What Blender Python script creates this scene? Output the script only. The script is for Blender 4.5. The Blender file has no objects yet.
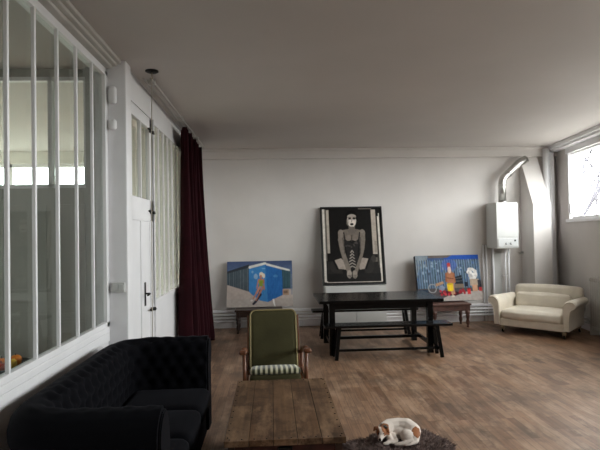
import bpy, bmesh, math, random
import numpy as np
from mathutils import Vector, Matrix, noise
from math import sin, cos, pi, radians, sqrt, atan2, exp
random.seed(7); np.random.seed(7)
S = bpy.context.scene
COL = S.collection

# ------------------------------------------------------------------ camera
def cam_axes(yaw, pitch, roll):
    f = Vector((sin(yaw)*cos(pitch), cos(yaw)*cos(pitch), sin(pitch)))
    r = Vector((cos(yaw), -sin(yaw), 0)); u = r.cross(f)
    return r*cos(roll)-u*sin(roll), u*cos(roll)+r*sin(roll), f
_r, _u, _f = cam_axes(radians(3.2), radians(1.09), radians(1.0))
cd = bpy.data.cameras.new('camera'); cam = bpy.data.objects.new('camera', cd); COL.objects.link(cam)
cd.sensor_width = 36; cd.lens = 30.0; cd.clip_start = 0.02; cd.clip_end = 300
M = Matrix((( _r.x, _u.x, -_f.x, 0), (_r.y, _u.y, -_f.y, 0), (_r.z, _u.z, -_f.z, 1.6), (0, 0, 0, 1)))
cam.matrix_world = M
S.camera = cam

# ------------------------------------------------------------------ sky, daylight, exposure
SKY = 18.5
w = bpy.data.worlds.new('overcast'); S.world = w; w.use_nodes = True
nt = w.node_tree; nt.nodes.clear()
wo = nt.nodes.new('ShaderNodeOutputWorld'); bg = nt.nodes.new('ShaderNodeBackground')
tc = nt.nodes.new('ShaderNodeTexCoord'); sx = nt.nodes.new('ShaderNodeSeparateXYZ'); cr = nt.nodes.new('ShaderNodeValToRGB')
nt.links.new(tc.outputs['Generated'], sx.inputs[0]); ad = nt.nodes.new('ShaderNodeMath'); ad.operation = 'ADD'; ad.inputs[1].default_value = .2
nt.links.new(sx.outputs['Z'], ad.inputs[0]); nt.links.new(ad.outputs[0], cr.inputs[0])
cr.color_ramp.elements[0].position = .14; cr.color_ramp.elements[0].color = (.20, .19, .18, 1)
cr.color_ramp.elements[1].position = .19; cr.color_ramp.elements[1].color = (.985, .97, 1.0, 1)
nt.links.new(cr.outputs[0], bg.inputs[0]); bg.inputs[1].default_value = SKY
nt.links.new(bg.outputs[0], wo.inputs[0])
S.view_settings.view_transform = 'Standard'; S.view_settings.look = 'None'
S.view_settings.gamma = 1; S.view_settings.use_curve_mapping = False
S.view_settings.exposure = 0.0

WA = radians(8.3)
WMAT = Matrix(((sin(WA), -cos(WA), 0, 5.15), (cos(WA), sin(WA), 0, 8.78), (0, 0, 1, 0), (0, 0, 0, 1)))  # right wall frame: x along the wall, y into the room

def portal(cx, cy, cz, sx_, sz, direction, mat=None):
    l = bpy.data.lights.new('window_daylight', 'AREA'); l.shape = 'RECTANGLE'; l.size = sx_; l.size_y = sz
    l.cycles.is_portal = True
    o = bpy.data.objects.new('window_daylight', l); COL.objects.link(o)
    d = Vector(direction).normalized()
    q = d.to_track_quat('-Z', 'Y').to_matrix().to_4x4()
    m = Matrix.Translation((cx, cy, cz)) @ q
    o.matrix_world = (mat @ m) if mat else m
WINS = [(-2.95, -0.53), (-5.75, -3.25), (-8.6, -6.05)]
for a, b in WINS:
    portal((a+b)/2, -.1, 2.34, b-a, 1.13, (0, 1, 0), WMAT)
portal(-4.47, 8.85, 1.95, 2.65, 1.9, (0, -1, 0))
portal(-4.42, 1.7, 1.85, .9, 1.7, (1, 0, 0))  # portal for the unseen window added to the neighbouring room
portal(-6.22, 6.7, 1.85, 3.0, 1.9, (1, 0, 0))  # portal for the unseen window added to the far room

# ------------------------------------------------------------------ materials
def mat(name, col, rough=.6, metal=0, var=0, vscale=6, bump=0, bscale=40, spec=.5, sheen=0, sheen_tint=None, coat=0, col2=None, stretch=None):
    m = bpy.data.materials.new(name); m.use_nodes = True; nt = m.node_tree
    b = nt.nodes['Principled BSDF']
    b.inputs['Base Color'].default_value = (*col, 1); b.inputs['Roughness'].default_value = rough
    b.inputs['Metallic'].default_value = metal; b.inputs['Specular IOR Level'].default_value = spec
    if sheen:
        b.inputs['Sheen Weight'].default_value = sheen
        b.inputs['Sheen Roughness'].default_value = .4
        if sheen_tint: b.inputs['Sheen Tint'].default_value = (*sheen_tint, 1)
    if coat: b.inputs['Coat Weight'].default_value = coat; b.inputs['Coat Roughness'].default_value = .2
    tc = nt.nodes.new('ShaderNodeTexCoord'); mp = nt.nodes.new('ShaderNodeMapping')
    nt.links.new(tc.outputs['Object'], mp.inputs[0])
    if stretch: mp.inputs['Scale'].default_value = stretch
    if var or col2:
        n = nt.nodes.new('ShaderNodeTexNoise'); n.inputs['Scale'].default_value = vscale; n.inputs['Detail'].default_value = 5
        nt.links.new(mp.outputs[0], n.inputs['Vector'])
        r = nt.nodes.new('ShaderNodeValToRGB')
        c2 = col2 if col2 else tuple(c*(1-var) for c in col)
        r.color_ramp.elements[0].position = .35; r.color_ramp.elements[0].color = (*c2, 1)
        r.color_ramp.elements[1].position = .65; r.color_ramp.elements[1].color = (*col, 1)
        nt.links.new(n.outputs['Fac'], r.inputs[0]); nt.links.new(r.outputs[0], b.inputs['Base Color'])
    if bump:
        n2 = nt.nodes.new('ShaderNodeTexNoise'); n2.inputs['Scale'].default_value = bscale; n2.inputs['Detail'].default_value = 4
        nt.links.new(mp.outputs[0], n2.inputs['Vector'])
        bp = nt.nodes.new('ShaderNodeBump'); bp.inputs['Strength'].default_value = bump; bp.inputs['Distance'].default_value = .01
        nt.links.new(n2.outputs['Fac'], bp.inputs['Height']); nt.links.new(bp.outputs[0], b.inputs['Normal'])
    return m

def glass_mat():
    m = bpy.data.materials.new('window_glass'); m.use_nodes = True; nt = m.node_tree; nt.nodes.clear()
    o = nt.nodes.new('ShaderNodeOutputMaterial'); t = nt.nodes.new('ShaderNodeBsdfTransparent'); g = nt.nodes.new('ShaderNodeBsdfGlossy')
    t.inputs[0].default_value = (.94, .97, .95, 1); g.inputs['Roughness'].default_value = .02
    lw = nt.nodes.new('ShaderNodeLayerWeight'); lw.inputs[0].default_value = .5
    pw = nt.nodes.new('ShaderNodeMath'); pw.operation = 'POWER'; pw.inputs[1].default_value = 5; nt.links.new(lw.outputs['Facing'], pw.inputs[0])
    fr = nt.nodes.new('ShaderNodeMath'); fr.operation = 'MULTIPLY_ADD'; fr.inputs[1].default_value = .6; fr.inputs[2].default_value = .035; nt.links.new(pw.outputs[0], fr.inputs[0])
    mx = nt.nodes.new('ShaderNodeMixShader')
    nt.links.new(fr.outputs[0], mx.inputs[0]); nt.links.new(t.outputs[0], mx.inputs[1]); nt.links.new(g.outputs[0], mx.inputs[2])
    nt.links.new(mx.outputs[0], o.inputs[0]); return m

def sheer_mat():
    m = bpy.data.materials.new('sheer_cotton'); m.use_nodes = True; nt = m.node_tree; nt.nodes.clear()
    o = nt.nodes.new('ShaderNodeOutputMaterial'); d = nt.nodes.new('ShaderNodeBsdfDiffuse'); t = nt.nodes.new('ShaderNodeBsdfTranslucent')
    d.inputs[0].default_value = (.60, .565, .50, 1); t.inputs[0].default_value = (.56, .53, .47, 1)
    mx = nt.nodes.new('ShaderNodeMixShader'); mx.inputs[0].default_value = .6
    nt.links.new(d.outputs[0], mx.inputs[1]); nt.links.new(t.outputs[0], mx.inputs[2]); nt.links.new(mx.outputs[0], o.inputs[0])
    return m

def plank_mat(name, cols, mortar, row, length, rough=.5, rot=pi/2, stain=(.05, .04, .03), grain=60, stain_amt=.5, bump=.25, coords='Object', offset=(0, 0, 0), scuff=None):
    m = bpy.data.materials.new(name); m.use_nodes = True; nt = m.node_tree; L = nt.links
    b = nt.nodes['Principled BSDF']
    tc = nt.nodes.new('ShaderNodeTexCoord'); mp = nt.nodes.new('ShaderNodeMapping'); mp.inputs['Rotation'].default_value = (0, 0, rot); mp.inputs['Location'].default_value = offset
    L.new(tc.outputs[coords], mp.inputs[0])
    br = nt.nodes.new('ShaderNodeTexBrick'); L.new(mp.outputs[0], br.inputs['Vector'])
    br.inputs['Scale'].default_value = 1; br.inputs['Brick Width'].default_value = length; br.inputs['Row Height'].default_value = row
    br.inputs['Mortar Size'].default_value = .0018; br.inputs['Mortar Smooth'].default_value = .3; br.offset = .37; br.offset_frequency = 3
    br.inputs['Color1'].default_value = (0, 0, 0, 1); br.inputs['Color2'].default_value = (1, 1, 1, 1); br.inputs['Mortar'].default_value = (.5, .5, .5, 1); br.inputs['Bias'].default_value = 0
    rp = nt.nodes.new('ShaderNodeValToRGB'); L.new(br.outputs['Color'], rp.inputs[0])
    e = rp.color_ramp.elements; e[0].color = (*cols[0], 1); e[1].color = (*cols[-1], 1)
    for i, c in enumerate(cols[1:-1]):
        k = e.new((i+1)/(len(cols)-1)); k.color = (*c, 1)
    # grain stretched along the boards
    mg = nt.nodes.new('ShaderNodeMapping'); mg.inputs['Scale'].default_value = (1, .05, 1) if rot else (.05, 1, 1)
    L.new(tc.outputs[coords], mg.inputs[0])
    ng = nt.nodes.new('ShaderNodeTexNoise'); ng.inputs['Scale'].default_value = grain; ng.inputs['Detail'].default_value = 6; L.new(mg.outputs[0], ng.inputs['Vector'])
    gr = nt.nodes.new('ShaderNodeMapRange'); gr.inputs[1].default_value = .3; gr.inputs[2].default_value = .7; gr.inputs[3].default_value = .72; gr.inputs[4].default_value = 1.2
    L.new(ng.outputs['Fac'], gr.inputs[0])
    mu = nt.nodes.new('ShaderNodeMix'); mu.data_type = 'RGBA'; mu.blend_type = 'MULTIPLY'; mu.inputs[0].default_value = 1
    L.new(rp.outputs[0], mu.inputs[6]); L.new(gr.outputs[0], mu.inputs[7])
    # wear stains
    ns = nt.nodes.new('ShaderNodeTexNoise'); ns.inputs['Scale'].default_value = 1.6 if coords == 'Object' and row < .12 and length < 1 else 4; ns.inputs['Detail'].default_value = 8; ns.inputs['Roughness'].default_value = .65; L.new(tc.outputs[coords], ns.inputs['Vector'])
    sr = nt.nodes.new('ShaderNodeMapRange'); sr.inputs[1].default_value = .47; sr.inputs[2].default_value = .72; sr.inputs[3].default_value = 0; sr.inputs[4].default_value = stain_amt
    L.new(ns.outputs['Fac'], sr.inputs[0])
    ms = nt.nodes.new('ShaderNodeMix'); ms.data_type = 'RGBA'; ms.inputs[7].default_value = (*stain, 1)
    L.new(sr.outputs[0], ms.inputs[0]); L.new(mu.outputs[2], ms.inputs[6])
    last = ms.outputs[2]
    if scuff:
        m2 = nt.nodes.new('ShaderNodeMapping'); m2.inputs['Scale'].default_value = (1, .35, 1); m2.inputs['Location'].default_value = (3.1, 1.7, 0); L.new(tc.outputs[coords], m2.inputs[0])
        n3 = nt.nodes.new('ShaderNodeTexNoise'); n3.inputs['Scale'].default_value = 5 if length < 1 else 7; n3.inputs['Detail'].default_value = 9; n3.inputs['Roughness'].default_value = .7; L.new(m2.outputs[0], n3.inputs['Vector'])
        r3 = nt.nodes.new('ShaderNodeMapRange'); r3.inputs[1].default_value = .50; r3.inputs[2].default_value = .66; r3.inputs[3].default_value = 0; r3.inputs[4].default_value = .55 if length < 1 else .8; L.new(n3.outputs['Fac'], r3.inputs[0])
        m3 = nt.nodes.new('ShaderNodeMix'); m3.data_type = 'RGBA'; m3.inputs[7].default_value = (*scuff, 1); L.new(r3.outputs[0], m3.inputs[0]); L.new(last, m3.inputs[6]); last = m3.outputs[2]
    mm = nt.nodes.new('ShaderNodeMix'); mm.data_type = 'RGBA'; mm.inputs[7].default_value = (*mortar, 1)
    fm = nt.nodes.new('ShaderNodeMath'); fm.operation = 'MULTIPLY'; fm.inputs[1].default_value = .7; L.new(br.outputs['Fac'], fm.inputs[0])
    L.new(fm.outputs[0], mm.inputs[0]); L.new(last, mm.inputs[6]); L.new(mm.outputs[2], b.inputs['Base Color'])
    b.inputs['Specular IOR Level'].default_value = .5 if length < 1 else .2
    rr = nt.nodes.new('ShaderNodeMapRange'); rr.inputs[3].default_value = rough-.1; rr.inputs[4].default_value = rough+.18; L.new(ns.outputs['Fac'], rr.inputs[0]); L.new(rr.outputs[0], b.inputs['Roughness'])
    bp = nt.nodes.new('ShaderNodeBump'); bp.inputs['Strength'].default_value = bump; bp.inputs['Distance'].default_value = .004
    inv = nt.nodes.new('ShaderNodeMath'); inv.operation = 'SUBTRACT'; L.new(ng.outputs['Fac'], inv.inputs[0]); L.new(br.outputs['Fac'], inv.inputs[1])
    L.new(inv.outputs[0], bp.inputs['Height']); L.new(bp.outputs[0], b.inputs['Normal'])
    return m

def stripe_mat(name, c1, c2, freq, rough=.9):
    m = bpy.data.materials.new(name); m.use_nodes = True; nt = m.node_tree; L = nt.links; b = nt.nodes['Principled BSDF']
    tc = nt.nodes.new('ShaderNodeTexCoord'); sp = nt.nodes.new('ShaderNodeSeparateXYZ'); L.new(tc.outputs['Object'], sp.inputs[0])
    mu = nt.nodes.new('ShaderNodeMath'); mu.operation = 'MULTIPLY'; mu.inputs[1].default_value = freq*2*pi; L.new(sp.outputs['X'], mu.inputs[0])
    si = nt.nodes.new('ShaderNodeMath'); si.operation = 'SINE'; L.new(mu.outputs[0], si.inputs[0])
    r = nt.nodes.new('ShaderNodeValToRGB'); r.color_ramp.elements[0].position = .52; r.color_ramp.elements[1].position = .62
    ad = nt.nodes.new('ShaderNodeMapRange'); ad.inputs[1].default_value = -1; ad.inputs[2].default_value = 1; L.new(si.outputs[0], ad.inputs[0]); L.new(ad.outputs[0], r.inputs[0])
    r.color_ramp.elements[0].color = (*c1, 1); r.color_ramp.elements[1].color = (*c2, 1)
    L.new(r.outputs[0], b.inputs['Base Color']); b.inputs['Roughness'].default_value = rough
    b.inputs['Sheen Weight'].default_value = .3
    return m

def vcol_mat(name, rough=.6, bump=0, spec=.3, sheen=0):
    m = bpy.data.materials.new(name); m.use_nodes = True; nt = m.node_tree; b = nt.nodes['Principled BSDF']
    a = nt.nodes.new('ShaderNodeVertexColor'); a.layer_name = 'Col'
    nt.links.new(a.outputs[0], b.inputs['Base Color']); b.inputs['Roughness'].default_value = rough; b.inputs['Specular IOR Level'].default_value = spec
    if sheen: b.inputs['Sheen Weight'].default_value = sheen
    if bump:
        tc = nt.nodes.new('ShaderNodeTexCoord'); n2 = nt.nodes.new('ShaderNodeTexNoise'); n2.inputs['Scale'].default_value = 120
        nt.links.new(tc.outputs['Object'], n2.inputs['Vector']); bp = nt.nodes.new('ShaderNodeBump'); bp.inputs['Strength'].default_value = bump; bp.inputs['Distance'].default_value = .005
        nt.links.new(n2.outputs['Fac'], bp.inputs['Height']); nt.links.new(bp.outputs[0], b.inputs['Normal'])
    return m

WALL = mat('white_wall_paint', (.66, .62, .597), .85, var=.06, vscale=1.5, bump=.12, bscale=25)
CEIL = mat('ceiling_paint', (.59, .552, .53), .75, var=.07, vscale=.8, bump=.08, bscale=8)
TRIM = mat('white_gloss_paint', (.84, .83, .845), .42, var=.06, vscale=3, bump=.08, bscale=15)
TRIMD = mat('old_ivory_paint', (.56, .54, .51), .55, var=.12, vscale=4, bump=.1, bscale=15)
GREEN = mat('grey_green_paint', (.46, .455, .42), .7, var=.08, vscale=2)
CREAM = mat('cream_wall_paint', (.80, .785, .735), .8, var=.04, vscale=2)
GLASS = glass_mat(); SHEER = sheer_mat()
FLOOR = plank_mat('oak_floor_strips', [(.16, .08, .044), (.27, .148, .084), (.31, .18, .108), (.215, .12, .071), (.34, .205, .125)], (.04, .026, .016), .068, .42, rough=.40, stain=(.075, .055, .042), stain_amt=.85, scuff=(.55, .375, .25))
BLACKW = mat('black_stained_wood', (.004, .0037, .0037), .22, spec=.22, var=.3, vscale=12, bump=.08, bscale=40, stretch=(1, 6, 6))
VELVET = mat('black_velvet', (.003, .003, .0045), .9, sheen=.06, sheen_tint=(.3, .3, .36), spec=.08)
BURG = mat('burgundy_velvet', (.022, .002, .0045), .9, sheen=.12, sheen_tint=(.35, .05, .07), spec=.15, var=.3, vscale=5)
LEATHER = mat('cream_leather', (.80, .725, .61), .36, var=.1, vscale=7, bump=.25, bscale=14)
OLIVE = mat('olive_velvet', (.062, .056, .024), .85, sheen=.25, sheen_tint=(.5, .5, .25), var=.3, vscale=4, spec=.2, bump=.1)
PIPING = mat('tan_piping', (.30, .24, .11), .7)
REDWOOD = mat('reddish_varnished_wood', (.17, .058, .022), .4, var=.4, vscale=12, stretch=(6, 6, 1))
DARKWOOD = mat('dark_mahogany', (.035, .017, .012), .35, var=.4, vscale=10)
BROWNWOOD = mat('worn_brown_wood', (.13, .06, .045), .5, var=.4, vscale=10)
TRUNKW = plank_mat('weathered_chest_boards', [(.075, .036, .018), (.17, .095, .05), (.11, .06, .032), (.17, .10, .056)], (.02, .012, .008), .138, 9, rough=.5, stain=(.022, .012, .008), stain_amt=.92, grain=45, bump=.5, offset=(0, .067, 0), scuff=(.30, .185, .11))
TRUNKR = mat('dark_red_painted_wood', (.07, .016, .012), .5, var=.6, vscale=9)
IRON = mat('dark_iron', (.02, .018, .017), .5, metal=.8)
BRASS = mat('aged_brass', (.5, .42, .3), .35, metal=1)
CHROME = mat('brushed_aluminium', (.55, .54, .52), .3, metal=1)
ENAMEL = mat('white_enamel', (.60, .60, .585), .35)
GREYPL = mat('grey_plastic', (.35, .35, .35), .5)
BLACK = mat('black_lacquer', (.01, .01, .01), .4)
STRIPE = stripe_mat('green_cream_stripes', (.035, .038, .012), (.62, .60, .42), 22)
MATB = mat('dark_brown_shag', (.20, .14, .125), .95, var=.4, vscale=30)
BARK = mat('grey_bark', (.075, .07, .085), .9)
RED = mat('red_fruit', (.5, .05, .02), .35, var=.3, vscale=20)
ORANGE = mat('orange_fruit', (.75, .22, .03), .45)
YELLOW = mat('yellow_fruit', (.7, .45, .05), .45)

# ------------------------------------------------------------------ mesh helpers
class MB:
    def __init__(s): s.bm = bmesh.new()
    def add(s, verts, faces, smooth=False):
        vs = [s.bm.verts.new(v) for v in verts]
        for f in faces:
            try:
                fc = s.bm.faces.new([vs[i] for i in f]); fc.smooth = smooth
            except ValueError: pass
        return vs
    def box(s, x0, x1, y0, y1, z0, z1, bev=0, mat=None):
        b = bmesh.new(); bmesh.ops.create_cube(b, size=1)
        for v in b.verts: v.co = Vector(((x0+x1)/2+v.co.x*(x1-x0), (y0+y1)/2+v.co.y*(y1-y0), (z0+z1)/2+v.co.z*(z1-z0)))
        if bev: bmesh.ops.bevel(b, geom=b.edges[:], offset=bev, segments=2, affect='EDGES', profile=.6)
        s.merge(b, mat); return s
    def merge(s, b, m=None):
        if m is not None: b.transform(m)
        b.verts.index_update()
        vs = [s.bm.verts.new(v.co) for v in b.verts]
        for f in b.faces:
            n = s.bm.faces.new([vs[v.index] for v in f.verts]); n.smooth = f.smooth
        b.free()
    def tube(s, pts, rad, n=12, cap=True, smooth=True):
        pts = [Vector(p) for p in pts]; rs = rad if isinstance(rad, (list, tuple)) else [rad]*len(pts)
        rings = []; prev = None
        for i, p in enumerate(pts):
            t = (pts[min(i+1, len(pts)-1)]-pts[max(i-1, 0)]).normalized()
            if prev is None:
                a = Vector((0, 0, 1)) if abs(t.z) < .9 else Vector((1, 0, 0)); x = t.cross(a).normalized()
            else:
                x = (prev - t*prev.dot(t)).normalized()
            prev = x; y = t.cross(x)
            rings.append([s.bm.verts.new(p+(x*cos(2*pi*k/n)+y*sin(2*pi*k/n))*rs[i]) for k in range(n)])
        for a, b in zip(rings, rings[1:]):
            for k in range(n):
                f = s.bm.faces.new([a[k], a[(k+1) % n], b[(k+1) % n], b[k]]); f.smooth = smooth
        if cap:
            s.bm.faces.new(rings[0][::-1]); s.bm.faces.new(rings[-1])
        return s
    def beam(s, p0, p1, wx, wy, up=(0, 0, 1), bev=.003):
        p0, p1 = Vector(p0), Vector(p1); t = (p1-p0); L = t.length; t.normalize()
        u = Vector(up)
        if abs(t.dot(u)) > .98: u = Vector((0, 1, 0))
        x = t.cross(u).normalized(); y = x.cross(t)
        m = Matrix(((x.x, y.x, t.x, (p0.x+p1.x)/2), (x.y, y.y, t.y, (p0.y+p1.y)/2), (x.z, y.z, t.z, (p0.z+p1.z)/2), (0, 0, 0, 1)))
        b = bmesh.new(); bmesh.ops.create_cube(b, size=1)
        for v in b.verts: v.co = Vector((v.co.x*wx, v.co.y*wy, v.co.z*L))
        if bev: bmesh.ops.bevel(b, geom=b.edges[:], offset=bev, segments=1, affect='EDGES')
        s.merge(b, m); return s
    def lathe(s, prof, c=(0, 0, 0), n=20, axis='z', m=None):
        rings = []
        for r, z in prof:
            ring = []
            for k in range(n):
                a = 2*pi*k/n; p = Vector((r*cos(a), r*sin(a), z))
                if axis == 'x': p = Vector((p.z, p.x, p.y))
                if axis == 'y': p = Vector((p.x, p.z, p.y))
                if m is not None: p = m @ p
                ring.append(s.bm.verts.new(p+Vector(c)))
            rings.append(ring)
        for a, b in zip(rings, rings[1:]):
            for k in range(n):
                f = s.bm.faces.new([a[k], a[(k+1) % n], b[(k+1) % n], b[k]]); f.smooth = True
        s.bm.faces.new(rings[0][::-1]); s.bm.faces.new(rings[-1]); return s
    def prism(s, poly, axis, a, b, bev=0):
        """poly in the plane perpendicular to axis; order (y,z),(x,z),(x,y)"""
        def P(q, t):
            return {'x': (t, q[0], q[1]), 'y': (q[0], t, q[1]), 'z': (q[0], q[1], t)}[axis]
        bb = bmesh.new(); A = [bb.verts.new(P(q, a)) for q in poly]; B = [bb.verts.new(P(q, b)) for q in poly]
        bb.faces.new(A[::-1]); bb.faces.new(B); n = len(poly)
        for i in range(n): bb.faces.new([A[i], A[(i+1) % n], B[(i+1) % n], B[i]])
        bmesh.ops.recalc_face_normals(bb, faces=bb.faces[:])
        if bev: bmesh.ops.bevel(bb, geom=bb.edges[:], offset=bev, segments=2, affect='EDGES')
        s.merge(bb); return s
    def grid(s, f, nu, nv, smooth=True, closeu=False):
        vs = [[s.bm.verts.new(f(i/(nu if closeu else nu-1), j/(nv-1))) for j in range(nv)] for i in range(nu)]
        for i in range(nu if closeu else nu-1):
            for j in range(nv-1):
                k = (i+1) % nu
                q = s.bm.faces.new([vs[i][j], vs[k][j], vs[k][j+1], vs[i][j+1]]); q.smooth = smooth
        return vs
    def cushion(s, cx, cy, cz, sx_, sy, sz, r=.04, n=10, puff=0, m=None, wob=0, seed=0):
        """rounded box with puffed faces"""
        h = Vector((sx_/2, sy/2, sz/2)); r = min(r, h.x*.98, h.y*.98, h.z*.98)
        b = bmesh.new(); bmesh.ops.create_cube(b, size=2)
        bmesh.ops.subdivide_edges(b, edges=b.edges[:], cuts=n*2, use_grid_fill=True)
        for v in b.verts:
            c = v.co.copy(); d = c.normalized()
            def mp(t): return t
            p = Vector((c.x*h.x, c.y*h.y, c.z*h.z))
            core = Vector((max(-h.x+r, min(h.x-r, p.x)), max(-h.y+r, min(h.y-r, p.y)), max(-h.z+r, min(h.z-r, p.z))))
            dd = p-core
            if dd.length > 1e-9:
                # distance-preserving push to the rounded corner
                p = core+dd.normalized()*r if dd.length > 0 else p
            if puff:
                q = (1-(c.x)**2)*(1-(c.y)**2); p.z += puff*q*(1 if c.z > 0 else -1)*abs(c.z)
                q = (1-(c.x)**2)*(1-(c.z)**2); p.y += puff*.6*q*(1 if c.y > 0 else -1)*abs(c.y)
                q = (1-(c.y)**2)*(1-(c.z)**2); p.x += puff*.6*q*(1 if c.x > 0 else -1)*abs(c.x)
            if wob:
                nn = noise.noise(Vector((p.x*7+seed, p.y*7, p.z*7))); p += p.normalized()*nn*wob
            v.co = p+Vector((cx, cy, cz))
        for f in b.faces: f.smooth = True
        s.merge(b, m); return s
    def ellipsoid(s, c, r, rot=None, n=12):
        b = bmesh.new(); bmesh.ops.create_uvsphere(b, u_segments=n*2, v_segments=n, radius=1)
        m = Matrix.Translation(c) @ (rot.to_4x4() if rot is not None else Matrix.Identity(4)) @ Matrix.Diagonal((*r, 1))
        for f in b.faces: f.smooth = True
        s.merge(b, m); return s
    def build(s, name, m, parent=None, world=None):
        me = bpy.data.meshes.new(name); bmesh.ops.recalc_face_normals(s.bm, faces=s.bm.faces[:]); s.bm.to_mesh(me); s.bm.free()
        me.materials.append(m); o = bpy.data.objects.new(name, me); COL.objects.link(o)
        if parent is not None: o.parent = parent
        if world is not None: o.matrix_world = world
        return o

def tag(o, label, cat, group=None, kind=None):
    o['label'] = label; o['category'] = cat
    if group: o['group'] = group
    if kind: o['kind'] = kind
    return o
def empty(name, loc=(0, 0, 0), rz=0, label=None, cat=None, group=None, rot=None):
    o = bpy.data.objects.new(name, None); COL.objects.link(o); o.location = loc; o.rotation_euler = rot or (0, 0, rz); o.empty_display_size = .1
    if label: tag(o, label, cat, group)
    return o
def struct(name, mb, m, parent=None, mtx=None):
    o = mb.build(name, m, parent)
    if mtx is not None: o.matrix_world = mtx
    if parent is None: o['kind'] = 'structure'
    return o
def copy_tree(o, parent=None):
    c = o.copy(); COL.objects.link(c); c.parent = parent
    for ch in [x for x in bpy.data.objects if x.parent == o]: copy_tree(ch, c)
    return c
def auto_smooth(o, deg=40):
    for p in o.data.polygons: p.use_smooth = True
    o.data.set_sharp_from_angle(angle=radians(deg)); return o

# ================================================================== THE ROOM
H = 3.10
XL = -1.38      # plane of the glazed partition
XD = -1.25      # plane of the door and the curtained glazing
def rx(y): return 5.15-(8.78-y)*math.tan(WA)+.2
PLAN = [(-4.4, -2.6), (rx(-2.6), -2.6), (rx(9.0), 9.0), (-6.1, 9.0), (-6.1, 4.5), (-4.4, 4.5)]
struct('floor', MB().prism(PLAN, 'z', -.1, 0), FLOOR)
struct('ceiling', MB().prism(PLAN, 'z', H, H+.1), CEIL)
wb = MB(); wb.box(-1.28, 5.38, 8.78, 9.0, 0, H)
struct('wall_back', wb, WALL)
struct('wall_front', MB().box(-4.4, 3.8, -2.7, -2.6, 0, H), WALL)
# right wall with the strip of high windows
wr = MB(); Z0, Z1 = 1.78, 2.93
wr.box(-11.8, .3, -.22, 0, 0, Z0); wr.box(-11.8, .3, -.22, 0, Z1, H)
edges = [-11.8]+[q for a, b in sorted(WINS) for q in (a, b)]+[.3]
for a, b in zip(edges[::2], edges[1::2]): wr.box(a, b, -.22, 0, Z0, Z1)
struct('wall_right', wr, WALL, mtx=WMAT)
for i, (a, b) in enumerate(WINS):
    e = bpy.data.objects.new('window_%d' % (i+1), None); COL.objects.link(e); e['kind'] = 'structure'; e.matrix_world = WMAT
    f = MB()
    f.box(a-.05, b+.05, -.02, .03, Z1-.03, Z1+.12, .006); f.box(a-.05, b+.05, -.06, .05, Z0-.05, Z0, .006)
    f.box(a, a+.04, -.12, .02, Z0, Z1, .004); f.box(b-.04, b, -.12, .02, Z0, Z1, .004)
    f.box(a, b, -.12, -.04, Z0, Z0+.05, .004); f.box(a, b, -.12, -.04, Z1-.05, Z1, .004)
    n = 2
    for k in range(1, n): x = a+(b-a)*k/n; f.box(x-.03, x+.03, -.12, -.04, Z0, Z1, .004)
    f.build('window_frame', TRIM, e)
    MB().box(a, b, -.085, -.08, Z0, Z1).build('window_pane', GLASS, e)
    h = MB(); h.tube([(b-.055, .0, 1.86), (b-.055, .02, 1.9), (b-.075, .03, 2.05)], .008, 8); h.build('window_stay', IRON, e)
# long boxed lintel under the ceiling above the windows
struct('trim_1', MB().box(-10.5, -.12, 0, .13, 3.0, H, .008).box(-10.5, -.1, .13, .17, 3.04, H, .006), TRIM, mtx=WMAT)
# beam at the top of the back wall
struct('trim_2', MB().box(-1.25, 5.2, 8.70, 8.80, 2.93, H, .01).box(-1.25, 5.2, 8.66, 8.72, 3.06, H, .008), WALL)
# pillar that slopes back to the wall at its top
pl = MB(); X0, X1 = 4.485, 4.80
V = [(X0, 8.78, 0), (X0, 8.35, 0), (X0, 8.35, 2.05), (X0, 8.78, 2.95), (X1, 8.78, 0), (X1, 8.35, 0), (X1, 8.35, 2.05), (X1, 8.78, 2.95)]
pl.add(V, [(0, 1, 2, 3), (7, 6, 5, 4), (1, 5, 6, 2), (2, 6, 7, 3), (0, 3, 7, 4), (0, 4, 5, 1)])
struct('wall_pillar', pl, WALL)
# casing beside the pillar
cs = MB(); cs.tube([(4.885, 8.62, 0), (4.885, 8.62, 3.05)], .052, 16); cs.box(4.96, 5.05, 8.64, 8.79, 0, 3.0, .02)
struct('trim_3', cs, TRIM)
# baseboards
struct('baseboard_back', MB().box(-1.2, 4.485, 8.745, 8.79, 0, .11, .006).box(-1.2, 4.485, 8.72, 8.79, .27, .31, .006), TRIM)
struct('baseboard_right', MB().box(-10.5, -.12, 0, .02, 0, .10, .005), TRIM, mtx=WMAT)
# left side: low wall of the glazed partition
wl = MB()
wl.box(XL-.10, XL, -2.6, 4.44, 0, .82); wl.box(XL-.10, XL, -2.6, 4.44, 3.0, H)
struct('wall_left', wl, TRIM)
struct('trim_4', MB().box(XL-.12, XL+.014, -2.6, 4.28, .815, .865, .008).box(XL-.1, XL+.012, -2.6, 4.28, .74, .815, .004), TRIM)
# mouldings along the top of the left wall
struct('trim_5', MB().box(XL-.03, XL+.055, -2.6, 4.44, 3.03, H, .012).box(XL, -1.285, -2.6, 8.7, 3.05, H, .012).box(-1.3, -1.25, -2.6, 8.7, 3.07, H, .01), TRIMD)
struct('trim_6', MB().box(XL-.10, -1.215, 4.28, 4.44, 0, H, .012), TRIM)          # white post
ps = MB(); ps.box(XL-.1, XD, 4.44, 5.36, 2.84, H); ps.box(XD-.08, XD, 5.33, 8.78, 2.84, H); ps.box(XD-.08, XD, 5.33, 8.78, 0, .90); ps.box(XD-.08, XD, 8.55, 8.78, .9, 2.84)
struct('wall_left_door_side', ps, TRIM)
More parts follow.
